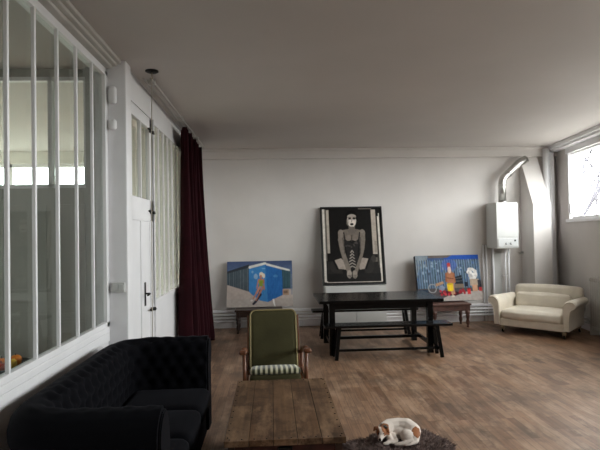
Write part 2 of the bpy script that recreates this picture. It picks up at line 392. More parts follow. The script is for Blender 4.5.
# glazed partition window
def glazing(name, x, ys, z0, z1, barw, bard, end0, end1, horizontals=()):
    e = bpy.data.objects.new(name, None); COL.objects.link(e); e['kind'] = 'structure'; e.location = (x, (end0+end1)/2, z0)
    ox, oy, oz = e.location
    f = MB(); f.box(-bard, .012, end0-oy, end1-oy, 0, .04, .004).box(-bard, .012, end0-oy, end1-oy, z1-z0-.04, z1-z0, .004)
    f.box(-bard, .012, end0-oy, end0-oy+.05, 0, z1-z0, .004).box(-bard, .012, end1-oy-.06, end1-oy, 0, z1-z0, .004)
    for h in horizontals: f.box(-bard, .006, end0-oy, end1-oy, h-oz-.012, h-oz+.012, .002)
    f.build('window_frame', TRIM, e)
    for y in ys:
        MB().box(-.012, .010, y-oy-barw/2, y-oy+barw/2, .03, z1-z0-.03, .004).build('glazing_bar', TRIM, e)
    MB().box(-.016, -.013, end0-oy, end1-oy, .02, z1-z0-.02).build('window_pane', GLASS, e)
    return e
glazing('window_4', XL, [3.94-.315*k for k in range(19) if abs(3.94-.315*k-2.68) > .1]+[2.69], .865, 3.0, .022, .026, -2.4, 4.28)
glazing('window_5', XD, [5.36+.25*k for k in range(1, 13)], .90, 2.84, .022, .026, 5.33, 8.55)
# the door beside the post
d = bpy.data.objects.new('door_1', None); COL.objects.link(d); d['kind'] = 'structure'; d.location = (XD, 4.44, 0)
D0, D1 = 0.0, .89
dm = MB(); T = .045
dm.box(-T, 0, D0, D0+.13, .01, 2.83, .004).box(-T, 0, D1-.10, D1, .01, 2.83, .004)
dm.box(-T, 0, D0, D1, 2.72, 2.83, .004).box(-T, 0, D0, D1, 1.76, 1.98, .004).box(-T, 0, D0, D1, .01, .28, .004)
dm.box(-T, 0, .42, .50, .28, 1.76, .004).box(-T+.01, -.014, .1, .8, .26, 1.8)
dm.box(-T+.01, 0, .44, .465, 1.98, 2.72, .003)
dm.build('door_leaf', TRIM, d)
MB().box(-.026, -.022, .12, .8, 1.97, 2.73).build('glass_pane', GLASS, d)
MB().box(-.06, .015, -.0, .012, 0, 2.84).box(-.06, .02, D1, D1+.025, 0, 2.84).build('door_frame', TRIM, d)
h = MB(); h.box(0, .008, .51, .55, .93, 1.16, .002); h.tube([(.006, .53, 1.05), (.05, .53, 1.05), (.055, .51, 1.05), (.055, .42, 1.045)], .009, 8); h.build('door_handle', IRON, d)
for z in (2.70, 1.86, .86):
    h = MB(); h.box(0, .015, .77, .80, z-.02, z+.02, .002); h.tube([(.01, .70, z+.005), (.02, .80, z), (.02, .90, z-.012)], .009, 8); h.box(.0, .03, .83, .87, z-.02, z+.01, .002)
    h.build('bolt', IRON, d)
# neighbouring room behind the partition and the lit room beyond it
nb = MB(); nb.box(-4.3, -1.48, 4.50, 4.58, 3.03, H); nb.box(-1.61, -1.33, 4.44, 4.58, 0, H); nb.box(-4.3, -2.345, 4.5, 4.58, 0, 2.045); nb.box(-2.325, -1.6, 4.5, 4.58, 0, 2.045)
nb.box(-2.35, -2.32, 4.5, 4.58, 0, .45); nb.box(-2.35, -2.32, 4.5, 4.58, 1.95, 2.045)
for a, b in ((-2.27, -1.97), (-1.93, -1.64), (-2.75, -2.42), (-3.15, -2.8)):
    nb.box(a, b, 4.488, 4.5, .15, .95, .004); nb.box(a, b, 4.488, 4.5, 1.05, 1.9, .004)
struct('wall_neighbour_back', nb, GREEN)
struct('wall_neighbour_left', MB().box(-4.4, -4.3, -2.6, 1.25, 0, H).box(-4.4, -4.3, 2.15, 4.58, 0, H).box(-4.4, -4.3, 1.25, 2.15, 0, 1.0).box(-4.4, -4.3, 1.25, 2.15, 2.7, H), GREEN)
e = bpy.data.objects.new('window_6', None); COL.objects.link(e); e['kind'] = 'structure'; e.location = (-2.95, 4.53, 2.045)
f = MB(); f.box(-1.35, 1.34, -.03, .03, 0, .035, .003).box(-1.35, 1.34, -.03, .03, .95, .985, .003)
for x in (1.32, 1.01, .30, -.4, -1.1): f.box(x-.018, x+.018, -.03, .03, 0, .985, .003)
f.build('window_frame', TRIM, e); MB().box(-1.35, 1.34, -.003, .001, .01, .98).build('window_pane', GLASS, e)
r2 = MB(); r2.box(-6.1, -1.33, 8.78, 9.0, 0, 1.0); r2.box(-6.1, -1.33, 8.78, 9.0, 2.9, H); r2.box(-3.15, -1.28, 8.78, 9.0, 1.0, 2.9); r2.box(-6.1, -5.8, 8.78, 9.0, 1.0, 2.9)
r2.box(-6.2, -6.1, 4.5, 9.0, 0, .9); r2.box(-6.2, -6.1, 4.5, 9.0, 2.8, H); r2.box(-6.2, -6.1, 4.5, 5.2, .9, 2.8); r2.box(-6.2, -6.1, 8.2, 9.0, .9, 2.8); r2.box(-6.1, -4.3, 4.50, 4.58, 0, H)
struct('wall_far_room', r2, CREAM)
e = bpy.data.objects.new('window_7', None); COL.objects.link(e); e['kind'] = 'structure'; e.location = (-4.475, 8.88, 1.0)
f = MB(); f.box(-1.33, 1.33, -.04, .04, 0, .06, .003).box(-1.33, 1.33, -.04, .04, 1.84, 1.9, .003)
for x in (-1.30, -.66, 0, .66, 1.30): f.box(x-.03, x+.03, -.04, .04, 0, 1.9, .003)
f.build('window_frame', TRIM, e); MB().box(-1.3, 1.3, -.003, .001, .01, 1.88).build('window_pane', GLASS, e)

for nm, loc, L_, hh in (('window_8', (-4.35, 1.7, 1.0), .9, 1.7), ('window_9', (-6.15, 6.7, .9), 3.0, 1.9)):  # unseen side windows, added to brighten the two rooms behind the partition
    e = bpy.data.objects.new(nm, None); COL.objects.link(e); e['kind'] = 'structure'; e.location = loc
    f = MB(); f.box(-.04, .04, -L_/2, L_/2, 0, .06, .003).box(-.04, .04, -L_/2, L_/2, hh-.06, hh, .003)
    for k in range(5): y = -L_/2+.03+(L_-.06)*k/4; f.box(-.04, .04, y-.03, y+.03, 0, hh, .003)
    f.build('window_frame', TRIM, e); MB().box(-.003, .001, -L_/2+.01, L_/2-.01, .01, hh-.01).build('window_pane', GLASS, e)

# ================================================================== FITTINGS ON THE WALLS
# heating pipes along the skirting
for z, lab in ((.235, 'white heating pipe along back wall, highest of the skirting pipes'), (.18, 'white heating pipe along back wall, middle of the skirting pipes'), (.125, 'white heating pipe along back wall, lowest of the skirting pipes')):
    p = MB(); p.tube([(-1.15, 8.70, z), (4.45, 8.70, z)], .016, 12)
    for x in (-.9, .3, 1.5, 2.5, 3.6): p.box(x-.012, x+.012, 8.69, 8.75, z-.012, z+.012, .002)
    tag(p.build('heating_pipe', TRIM), lab, 'pipe')
for z, lab in ((.20, 'white heating pipe along the right wall, upper one of two'), (.14, 'white heating pipe along the right wall, lower one of two')):
    p = MB(); p.tube([(-1.28, .06, z), (-.14, .06, z)], .016, 12)
    for x in (-1.1, -.4): p.box(x-.012, x+.012, .0, .06, z-.012, z+.012, .002)
    o = p.build('heating_pipe', TRIM); o.matrix_world = WMAT; tag(o, lab, 'pipe')
# boiler
bo = empty('gas_boiler', (4.02, 8.35, 1.30), 0, 'white wall-hung gas boiler with small control panel', 'boiler')
MB().box(-.19, .195, 0, .42, .0, .79, .012).build('casing', ENAMEL, bo)
MB().box(-.188, .193, -.008, .002, .20, .785, .004).build('front_cover', ENAMEL, bo)
cp = MB().box(-.17, .18, -.014, .002, .03, .17, .004).build('control_panel', mat('pale_grey_panel', (.62, .62, .62), .4), bo)
for x in (-.03, .05): MB().lathe([(0, 0), (.02, 0), (.02, -.012), (.0, -.012)], (x, -.014, .085), 16, 'y').build('dial', GREYPL, cp)
MB().box(.11, .14, -.018, -.013, .12, .15, .001).build('display', BLACK, cp)
MB().box(-.05, .03, -.0095, -.0075, .60, .612).build('badge', GREYPL, bo)
fl = MB(); pts = [(4.10, 8.60, 2.09), (4.10, 8.60, 2.42)]
for k in range(1, 8):
    a = radians(58)*k/7; pts.append((4.10+.22*(1-cos(a)), 8.60, 2.42+.22*sin(a)))
pts += [(4.42, 8.60, 2.80), (4.55, 8.60, 2.87)]
pts = [Vector(q)+Vector((-.035, 0, 0)) for q in pts]
fl.tube(pts, .066, 20)
for k in range(12):
    z = 2.42 + 0
fl.tube([(4.065, 8.60, 2.09), (4.065, 8.60, 2.12)], .073, 20); fl.tube([(4.065, 8.60, 2.39), (4.065, 8.60, 2.42)], .071, 20)
fl.tube([pts[-3], Vector(pts[-3])+(Vector(pts[-2])-Vector(pts[-3])).normalized()*.03], .071, 20)
tag(fl.build('flue_pipe', CHROME), 'silver metal flue pipe bending from the boiler top to the wall', 'pipe')
for x, zt, r_, lab in ((3.755, 1.30, .014, 'thin white vertical pipe at left of boiler, farthest left'), (3.81, 1.30, .016, 'white vertical pipe just left of and below the boiler'), (3.88, 1.30, .018, 'white vertical pipe under left edge of boiler'), (4.10, 1.295, .013, 'white vertical pipe under middle of boiler'), (4.16, 1.295, .015, 'white vertical pipe under right part of boiler')):
    y = 8.62 if x > 3.84 else 8.74
    p = MB(); p.tube([(x, y, .01), (x, y, zt if x > 3.84 else zt+.06)], r_, 12)
    p.tube([(x, y, .8), (x, 8.79, .8)], .006, 6)
    if x < 3.84: pass
    tag(p.build('water_pipe', TRIM), lab, 'pipe')
vb = MB().box(3.92, 4.07, 8.70, 8.79, .32, 1.22, .012)
tag(vb.build('pipe_cover', ENAMEL), 'tall white pipe cover box on back wall under the boiler', 'box')
tp = empty('wall_tap', (4.44, 8.72, 1.20), 0, 'small grey valve on the wall right of the boiler', 'tap')
MB().tube([(0, .05, 0), (0, 0, 0)], .018, 12).tube([(-.03, 0, 0), (.04, 0, 0)], .013, 12).build('body', CHROME, tp)
MB().box(-.02, .03, -.03, -.018, -.006, .03, .003).build('handle', GREYPL, tp)
# cast iron radiator
ra = empty('column_radiator', (0, 0, 0), 0, 'cream column radiator on the right wall below the windows', 'radiator'); ra.matrix_world = WMAT @ Matrix.Translation((-1.42, .085, 0))
for k in range(14):
    x = -.035-.065*k; s = MB()
    s.tube([(x, -.035, .12), (x, -.035, .84)], .02, 10).tube([(x, .035, .12), (x, .035, .84)], .02, 10)
    s.cushion(x, 0, .84, .05, .12, .07, .025, 3).cushion(x, 0, .12, .05, .12, .07, .025, 3)
    s.build('radiator_section', TRIMD, ra)
for x in (-.035, -.035-.065*13): MB().box(x-.02, x+.02, -.06, .06, 0, .10, .008).build('foot', TRIMD, ra)
v = MB(); v.tube([(-.02, 0, .16), (.06, 0, .16), (.06, 0, .02)], .012, 10); v.build('valve_pipe', TRIM, ra)
so = empty('wall_socket', (0, 0, 0), 0, 'small white valve box low on the right wall beside the cream loveseat', 'socket'); so.matrix_world = WMAT @ Matrix.Translation((-.95, .0, .33))
MB().box(-.05, .05, 0, .025, -.035, .035, .005).build('plate', ENAMEL, so); MB().lathe([(0, .025), (.022, .025), (.022, .035), (0, .035)], (0, 0, 0), 16, 'y').build('knob', GREYPL, so)
# boxes on the white post
sb = empty('light_switch', (-1.29, 4.28, 1.18), 0, 'white light switch box on the white post beside the door', 'switch')
MB().box(-.055, .055, -.03, 0, -.035, .045, .006).build('box', ENAMEL, sb); MB().box(-.045, -.005, -.036, -.028, -.02, .03, .003).box(.005, .045, -.036, -.028, -.02, .03, .003).build('rocker', ENAMEL, sb)
for z, hh, lab in ((2.80, .075, 'rounded white wall plug high on the white post, upper one of two'), (2.55, .045, 'rounded white wall plug high on the white post, lower one of two')):
    o = MB().cushion(-1.325, 4.265, z, .07, .05, hh*2, .03, 4).build('junction_box', TRIM); tag(o, lab, 'box')
# hook in the ceiling with its long cord
hk = empty('ceiling_hook', (-1.06, 4.55, H), 0, 'round dark ceiling plate with a small hook near the left wall', 'hook')
MB().lathe([(0, 0), (.058, 0), (.06, -.008), (.045, -.016), (0, -.018)], (0, 0, 0), 24).build('plate', IRON, hk)
MB().tube([(0, 0, -.015), (0, 0, -.05), (.012, 0, -.062), (0, 0, -.075), (-.012, 0, -.065)], .005, 8).build('hook', BRASS, hk)
c = MB(); c.tube([(-1.06, 4.55, 3.02), (-1.085, 4.60, 2.4), (-1.10, 4.64, 1.5), (-1.105, 4.65, .72), (-1.105, 4.65, .02)], .0045, 6)
tag(c.build('hanging_cord', mat('grey_cord', (.42, .38, .32), .8)), 'thin cord hanging from the ceiling hook in front of the white door', 'cord')
# curtain rail and burgundy curtain
rl = empty('curtain_rail', (-1.13, 6.4, 3.06), 0, 'double metal curtain rail under the ceiling along the left wall', 'rail')
for x in (-.03, .035): MB().tube([(x, -1.75, 0), (x, 1.95, 0)], .011, 10).build('rod', mat('dull_steel', (.42, .40, .38), .4, metal=.6), rl)
for y in (-1.6, -.1, 1.2): MB().box(-.04, .045, y-.01, y+.01, -.015, .04, .003).build('bracket', TRIMD, rl)
def curtain(u, v):
    # u along the wall, v from top to bottom
    y = 6.38+1.60*u; z = 2.985*(1-v)+.012
    ph = 2*pi*12*u
    amp = .042+.036*v
    bulge = .17*u*max(0, v)**1.6
    x = -1.115 - .03*u + amp*sin(ph) + .02*sin(ph*.37+1.3*v*2) + bulge*.9 + .015*sin(3*ph+4*v)*v
    y2 = y + .03*cos(ph)*(1+v) + .02*sin(5*v+ph*.2)
    return Vector((max(x, -1.23), y2, z))
cu = MB(); cu.grid(curtain, 320, 50); o = cu.build('velvet_curtain', BURG)
sm = o.modifiers.new('s', 'SOLIDIFY'); sm.thickness = .006; sm.offset = 0
tag(o, 'long burgundy velvet curtain gathered at the end of the left wall', 'curtain')
# pleated sheer curtains behind the glazing
for (ya, yb, lab) in ((5.42, 7.8, 'cream pleated sheer curtain hanging behind the tall barred glazing'),):
    def sh(u, v):
        return Vector((-1.41+.05*sin(2*pi*19*u)+.010*sin(40*u+3*v), ya+(yb-ya)*u, 2.83-v*(1.86+.03*sin(2*pi*17*u+1))))
    s_ = MB(); s_.grid(sh, 220, 12); tag(s_.build('sheer_curtain', SHEER), lab, 'curtain')
def sh2(u, v): return Vector((-1.42+.045*sin(2*pi*7*u), 4.52+.72*u, 2.72-v*.72))
s_ = MB(); s_.grid(sh2, 90, 6); tag(s_.build('sheer_curtain', SHEER), 'cream sheer curtain behind the small glass panes of the white door', 'curtain')

# ================================================================== PAINTED PICTURES
class Canvas:
    def __init__(s, W, Hh, bg): s.W, s.H = W, Hh; s.a = np.ones((Hh, W, 3))*np.array(bg); s.v, s.u = np.mgrid[0:Hh, 0:W]; s.u = (s.u+.5)/W; s.v = (s.v+.5)/Hh
    def put(s, m, c, al=1):
        m = m.astype(float)*al; s.a = s.a*(1-m[..., None])+np.array(c)*m[..., None]; return s
    def poly(s, pts, c, al=1):
        ins = np.zeros(s.u.shape, bool); n = len(pts)
        for i in range(n):
            x1, y1 = pts[i]; x2, y2 = pts[(i+1) % n]
            if y1 == y2: continue
            cnd = ((y1 > s.v) != (y2 > s.v)) & (s.u < (x2-x1)*(s.v-y1)/(y2-y1)+x1); ins ^= cnd
        return s.put(ins, c, al)
    def rect(s, u0, u1, v0, v1, c, al=1): return s.put((s.u >= u0) & (s.u <= u1) & (s.v >= v0) & (s.v <= v1), c, al)
    def ell(s, cu, cv, ru, rv, c, al=1): return s.put(((s.u-cu)/ru)**2+((s.v-cv)/rv)**2 <= 1, c, al)
    def line(s, p, q, wd, c, al=1, asp=1):
        px, py = p; qx, qy = q; dx, dy = qx-px, (qy-py)/asp
        t = np.clip(((s.u-px)*dx+(s.v-py)/asp*dy)/(dx*dx+dy*dy), 0, 1)
        d = np.hypot(s.u-px-t*dx, (s.v-py)/asp-t*dy); return s.put(d <= wd, c, al)
    def soft(s, n=1):
        for _ in range(n):
            b = np.pad(s.a, ((1, 1), (1, 1), (0, 0)), 'edge')
            s.a = (b[1:-1, 1:-1]*2+b[:-2, 1:-1]+b[2:, 1:-1]+b[1:-1, :-2]+b[1:-1, 2:])/6
        return s
    def mottle(s, k, m=9):
        g = np.random.rand(s.H//m+2, s.W//m+2); yy = np.arange(s.H)/m; xx = np.arange(s.W)/m; y0 = yy.astype(int); x0 = xx.astype(int); fy = (yy-y0)[:, None]; fx = (xx-x0)[None]
        t = g[y0][:, x0]*(1-fy)*(1-fx)+g[y0+1][:, x0]*fy*(1-fx)+g[y0][:, x0+1]*(1-fy)*fx+g[y0+1][:, x0+1]*fy*fx
        s.a = np.clip(s.a*(1+k*(t-.5))[..., None], 0, 1); return s
    def noise(s, k): s.a = np.clip(s.a*(1+k*(np.random.rand(s.H, s.W, 1)-.5)), 0, 1); return s
    def mesh(s, name, w, h, m, parent, y=0):
        """image standing in the xz plane facing -y, lower edge at z=0"""
        nx, nz = s.W, s.H; xs = (np.arange(nx)/(nx-1)-.5)*w; zs = (1-np.arange(nz)/(nz-1))*h
        verts = [(x, y, z) for z in zs for x in xs]
        faces = [(j*nx+i, (j+1)*nx+i, (j+1)*nx+i+1, j*nx+i+1) for j in range(nz-1) for i in range(nx-1)]
        me = bpy.data.meshes.new(name); me.from_pydata(verts, [], faces); me.materials.append(m)
        at = me.color_attributes.new('Col', 'FLOAT_COLOR', 'POINT')
        buf = np.ones((nx*nz, 4)); buf[:, :3] = s.a.reshape(-1, 3); at.data.foreach_set('color', buf.ravel())
        o = bpy.data.objects.new(name, me); COL.objects.link(o); o.parent = parent; return o
PRINT = vcol_mat('printed_picture', .6, spec=.12)
PRINTG = vcol_mat('printed_photograph', .4, spec=.12)
def sr(r, g, b):   # display colour to scene colour
    return tuple(((c/255)/12.92 if c/255 < .04045 else ((c/255+.055)/1.055)**2.4) for c in (r, g, b))

# --- bathing hut canvas
def paint_hut():
    c = Canvas(200, 136, sr(86, 98, 128))
    for k in range(20): c.rect(0, 1, k*.02, k*.02+.02, sr(70+k*1.6, 82+k*2, 115+k*2))
    c.poly([(0, .5), (.33, .66), (1, .62), (1, 1), (0, 1)], sr(184, 170, 162))
    c.rect(0, 1, .82, 1, sr(176, 165, 158))
    c.poly([(0, .24), (.34, .09), (.34, .67), (0, .51)], sr(66, 76, 84))
    for k in range(13):
        u = .33*(k/13)**.8; c.poly([(u, .235-.42*u), (u+.008, .235-.42*u), (u+.008, .51+.47*u), (u, .51+.47*u)], sr(104, 112, 118))
    c.poly([(0, .22), (.34, .07), (.34, .14), (0, .27)], sr(52, 56, 62))
    c.poly([(.84, .2), (.97, .22), (.965, .60), (.84, .62)], sr(52, 78, 88))
    for k in range(5): c.rect(.86+k*.023, .865+k*.023, .24, .58, sr(80, 110, 120))
    c.poly([(.336, .14), (.585, .06), (.62, .90), (.50, .86), (.37, .72), (.335, .66)], sr(64, 128, 186))
    c.poly([(.585, .06), (.84, .22), (.85, .75), (.62, .90)], sr(45, 102, 166))
    for k in range(9): c.line((.35+k*.03, .16), (.355+k*.033, .74), .0018, sr(48, 104, 160), .7)
    for k in range(8): c.line((.62+k*.028, .14+k*.01), (.64+k*.027, .86-k*.012), .0015, sr(30, 80, 140), .7)
    c.ell(.44, .34, .03, .06, sr(150, 175, 200), .8); c.ell(.39, .24, .015, .03, sr(120, 160, 195)); c.ell(.74, .34, .035, .03, sr(90, 145, 195), .6); c.ell(.56, .17, .03, .015, sr(120, 165, 205), .8)
    c.poly([(.33, .15), (.335, .11), (.58, .03), (.60, .04), (.61, .09), (.585, .08), (.34, .17)], sr(222, 218, 212))
    c.poly([(.60, .05), (.96, .20), (.965, .235), (.93, .23), (.60, .10)], sr(215, 213, 208))
    c.rect(.845, .94, .63, .76, sr(170, 140, 118)); c.rect(.86, .92, .66, .72, sr(120, 98, 84)); c.rect(.97, 1, .3, .75, sr(120, 130, 145), .6)
    # sitting woman in a green swimsuit
    c.poly([(.5, .6), (.53, .74), (.44, .92), (.40, .96), (.38, .93), (.45, .82)], sr(44, 46, 62))
    c.ell(.525, .30, .032, .055, sr(226, 214, 190)); c.ell(.562, .33, .02, .05, sr(220, 208, 190))
    c.ell(.517, .345, .018, .04, sr(188, 128, 104)); c.line((.515, .39), (.52, .45), .014, sr(180, 120, 95))
    c.poly([(.475, .40), (.565, .40), (.56, .5), (.485, .5)], sr(186, 126, 100))
    c.poly([(.488, .43), (.55, .43), (.545, .5), (.55, .56), (.485, .56), (.49, .5)], sr(132, 150, 52))
    c.line((.478, .42), (.455, .60), .009, sr(184, 122, 96), asp=1); c.line((.56, .42), (.565, .63), .009, sr(176, 116, 92))
    c.line((.50, .57), (.45, .70), .017, sr(196, 136, 108)); c.line((.45, .70), (.40, .82), .011, sr(190, 130, 104))
    c.line((.545, .57), (.50, .70), .016, sr(182, 122, 98)); c.line((.50, .70), (.44, .86), .010, sr(176, 118, 96))
    c.ell(.375, .86, .02, .02, sr(215, 205, 200)); c.ell(.41, .92, .02, .02, sr(40, 40, 50))
    c.poly([(.69, .84), (.715, .83), (.73, .97), (.745, 1), (.72, 1), (.70, .92)], sr(228, 226, 222))
    return c.mottle(.18, 5).mottle(.12, 14).soft(1).noise(.06)
def canvas_picture(name, loc, lean, rz, w, h, t, cv, side, label, paintname='printed_face'):
    e = empty(name, loc, 0, label, 'picture', rot=(-lean, 0, rz))
    MB().box(-w/2, w/2, 0.0006, t, 0, h, .002).build('stretcher_canvas', side, e)
    cv.mesh(paintname, w, h, PRINT, e, 0.0)
    return e
CSIDE = mat('canvas_edge_grey', (.42, .41, .40), .8); CSIDED = mat('canvas_edge_dark', (.03, .03, .035), .8)

# dark side table under the hut canvas
def turned_leg(prof_h, r):
    return [(r*.55, 0), (r*.75, .012), (r*.5, .03), (r*.85, .06), (r*.95, .10), (r*.6, .14), (r*1.0, .155), (r*.6, .17), (r*.8, prof_h*.6), (r*1.1, prof_h*.72), (r*.7, prof_h*.76), (r*1.2, prof_h*.8), (r*1.2, prof_h)]
def low_table(name, loc, rz, w, dpt, h, wood, label, leg_r=.028):
    e = empty(name, loc, rz, label, 'table')
    MB().box(-w/2, w/2, -dpt/2, dpt/2, h-.03, h, .006).build('tabletop', wood, e)
    MB().box(-w/2+.03, w/2-.03, -dpt/2+.03, dpt/2-.03, h-.12, h-.03, .004).build('apron', wood, e)
    for sx_ in (-1, 1):
        for sy in (-1, 1):
            l = MB(); x, y = sx_*(w/2-.05), sy*(dpt/2-.05)
            l.lathe(turned_leg(h-.12, leg_r), (x, y, 0), 16); l.box(x-leg_r, x+leg_r, y-leg_r, y+leg_r, h-.13, h-.031, .002)
            l.build('leg', wood, e)
    return e
low_table('side_table', (-.24, 8.38, 0), 0, .78, .42, .385, DARKWOOD, 'dark low side table with turned legs under the beach hut canvas')
canvas_picture('beach_hut_picture', (-.225, 8.47, .394), radians(15), 0, 1.115, .785, .03, paint_hut(), CSIDE, 'canvas print of a woman leaning on a blue beach hut')

# --- man with yellow bucket canvas
def paint_man():
    c = Canvas(200, 132, sr(84, 104, 128))
    c.rect(0, 1, 0, .12, sr(60, 82, 120)); c.poly([(.45, 0), (1, 0), (1, .1), (.45, .09)], sr(28, 74, 160)); c.poly([(.2, .0), (.58, .0), (.5, .06), (.2, .06)], sr(96, 86, 80))
    c.poly([(0, 0), (.2, 0), (.17, .25), (.05, .3), (0, .5)], sr(120, 130, 138))
    for k in range(26):
        u = .02+.038*k; c.rect(u, u+.012, .1+.01*sin(k), .72, sr(52+6*(k % 3), 66+5*(k % 4), 84)); c.rect(u+.014, u+.022, .1, .72, sr(120, 144, 168))
    for k in range(70):
        u, v = random.random(), .1+.5*random.random(); c.ell(u, v, .006+.012*random.random(), .01+.03*random.random(), sr(*random.choice([(150, 168, 188), (60, 92, 150), (50, 60, 74), (104, 128, 160)])), .7)
    c.ell(.52, .22, .12, .13, sr(62, 88, 170), .55)
    c.rect(0, 1, .72, 1, sr(80, 74, 76)); c.poly([(.25, 1), (.55, .84), (1, .78), (1, 1)], sr(178, 168, 162)); c.poly([(.3, .84), (.5, .76), (.7, .84), (.55, .9)], sr(70, 30, 34))
    for k in range(24):
        a = 2*pi*k/24; c.ell(.225+.06*cos(a), .72+.09*sin(a), .008, .012, sr(150, 150, 150))
    c.poly([(.28, .62), (.40, .57), (.41, .62), (.29, .68)], sr(176, 138, 108))
    c.ell(.37, .72, .045, .06, sr(130, 140, 160)); c.rect(.02, .16, .74, .86, sr(46, 60, 76))
    for k in range(18):
        c.ell(.34+.24*random.random(), .78+.09*random.random(), .018, .028, sr(*random.choice([(160, 40, 54), (130, 24, 40), (190, 60, 70)])))
    for k in range(8): c.ell(.64+.08*random.random(), .76+.09*random.random(), .018, .028, sr(150, 38, 48))
    c.poly([(.6, .48), (.70, .44), (.71, .66), (.58, .66)], sr(34, 38, 46)); c.rect(.56, .72, .64, .72, sr(126, 110, 96)); c.line((.6, .52), (.7, .5), .006, sr(90, 95, 100)); c.line((.59, .58), (.7, .57), .006, sr(90, 95, 100))
    for k in range(26):
        a = random.random()*6.28; r_ = random.random()**.5; c.ell(.86+.075*r_*cos(a), .42+.13*r_*sin(a), .022, .035, sr(*random.choice([(210, 205, 200), (190, 186, 184), (228, 224, 220)])))
    c.rect(.82, .96, .54, .68, sr(176, 156, 136)); c.rect(.85, .93, .67, .80, sr(196, 150, 120)); c.rect(.94, 1, .56, .74, sr(52, 52, 60)); c.rect(.95, 1, .72, .8, sr(176, 50, 50)); c.rect(.73, .78, .6, .7, sr(28, 34, 50))
    c.rect(.765, .815, .75, .86, sr(206, 56, 58)); c.ell(.79, .75, .025, .015, sr(150, 20, 30))
    # man in orange-brown clothes
    c.poly([(.475, .37), (.56, .37), (.585, .55), (.565, .66), (.47, .66), (.455, .52)], sr(170, 112, 80)); c.line((.46, .4), (.45, .58), .012, sr(150, 92, 64)); c.line((.575, .4), (.585, .6), .012, sr(160, 100, 72))
    c.line((.505, .64), (.53, .86), .016, sr(196, 146, 116)); c.line((.55, .64), (.555, .84), .014, sr(186, 136, 108)); c.ell(.535, .90, .028, .02, sr(215, 205, 190)); c.ell(.515, .24, .027, .052, sr(178, 74, 60)); c.ell(.515, .2, .027, .03, sr(184, 60, 50))
    c.ell(.518, .33, .028, .075, sr(214, 186, 170)); c.line((.47, .5), (.56, .52), .01, sr(110, 66, 46))
    c.poly([(.455, .63), (.55, .62), (.55, .76), (.54, .79), (.47, .79), (.458, .76)], sr(226, 190, 40)); c.ell(.503, .63, .045, .02, sr(200, 160, 30))
    return c.mottle(.25, 4).mottle(.2, 11).soft(1).noise(.08)
low_table('low_table', (2.97, 8.40, 0), 0, .66, .42, .40, BROWNWOOD, 'reddish brown low table with turned legs under the yellow bucket canvas', .032)
canvas_picture('market_man_picture', (3.045, 8.42, .420), radians(12), radians(4), 1.15, .79, .08, paint_man(), CSIDED, 'canvas print of a bearded man holding a yellow bucket')

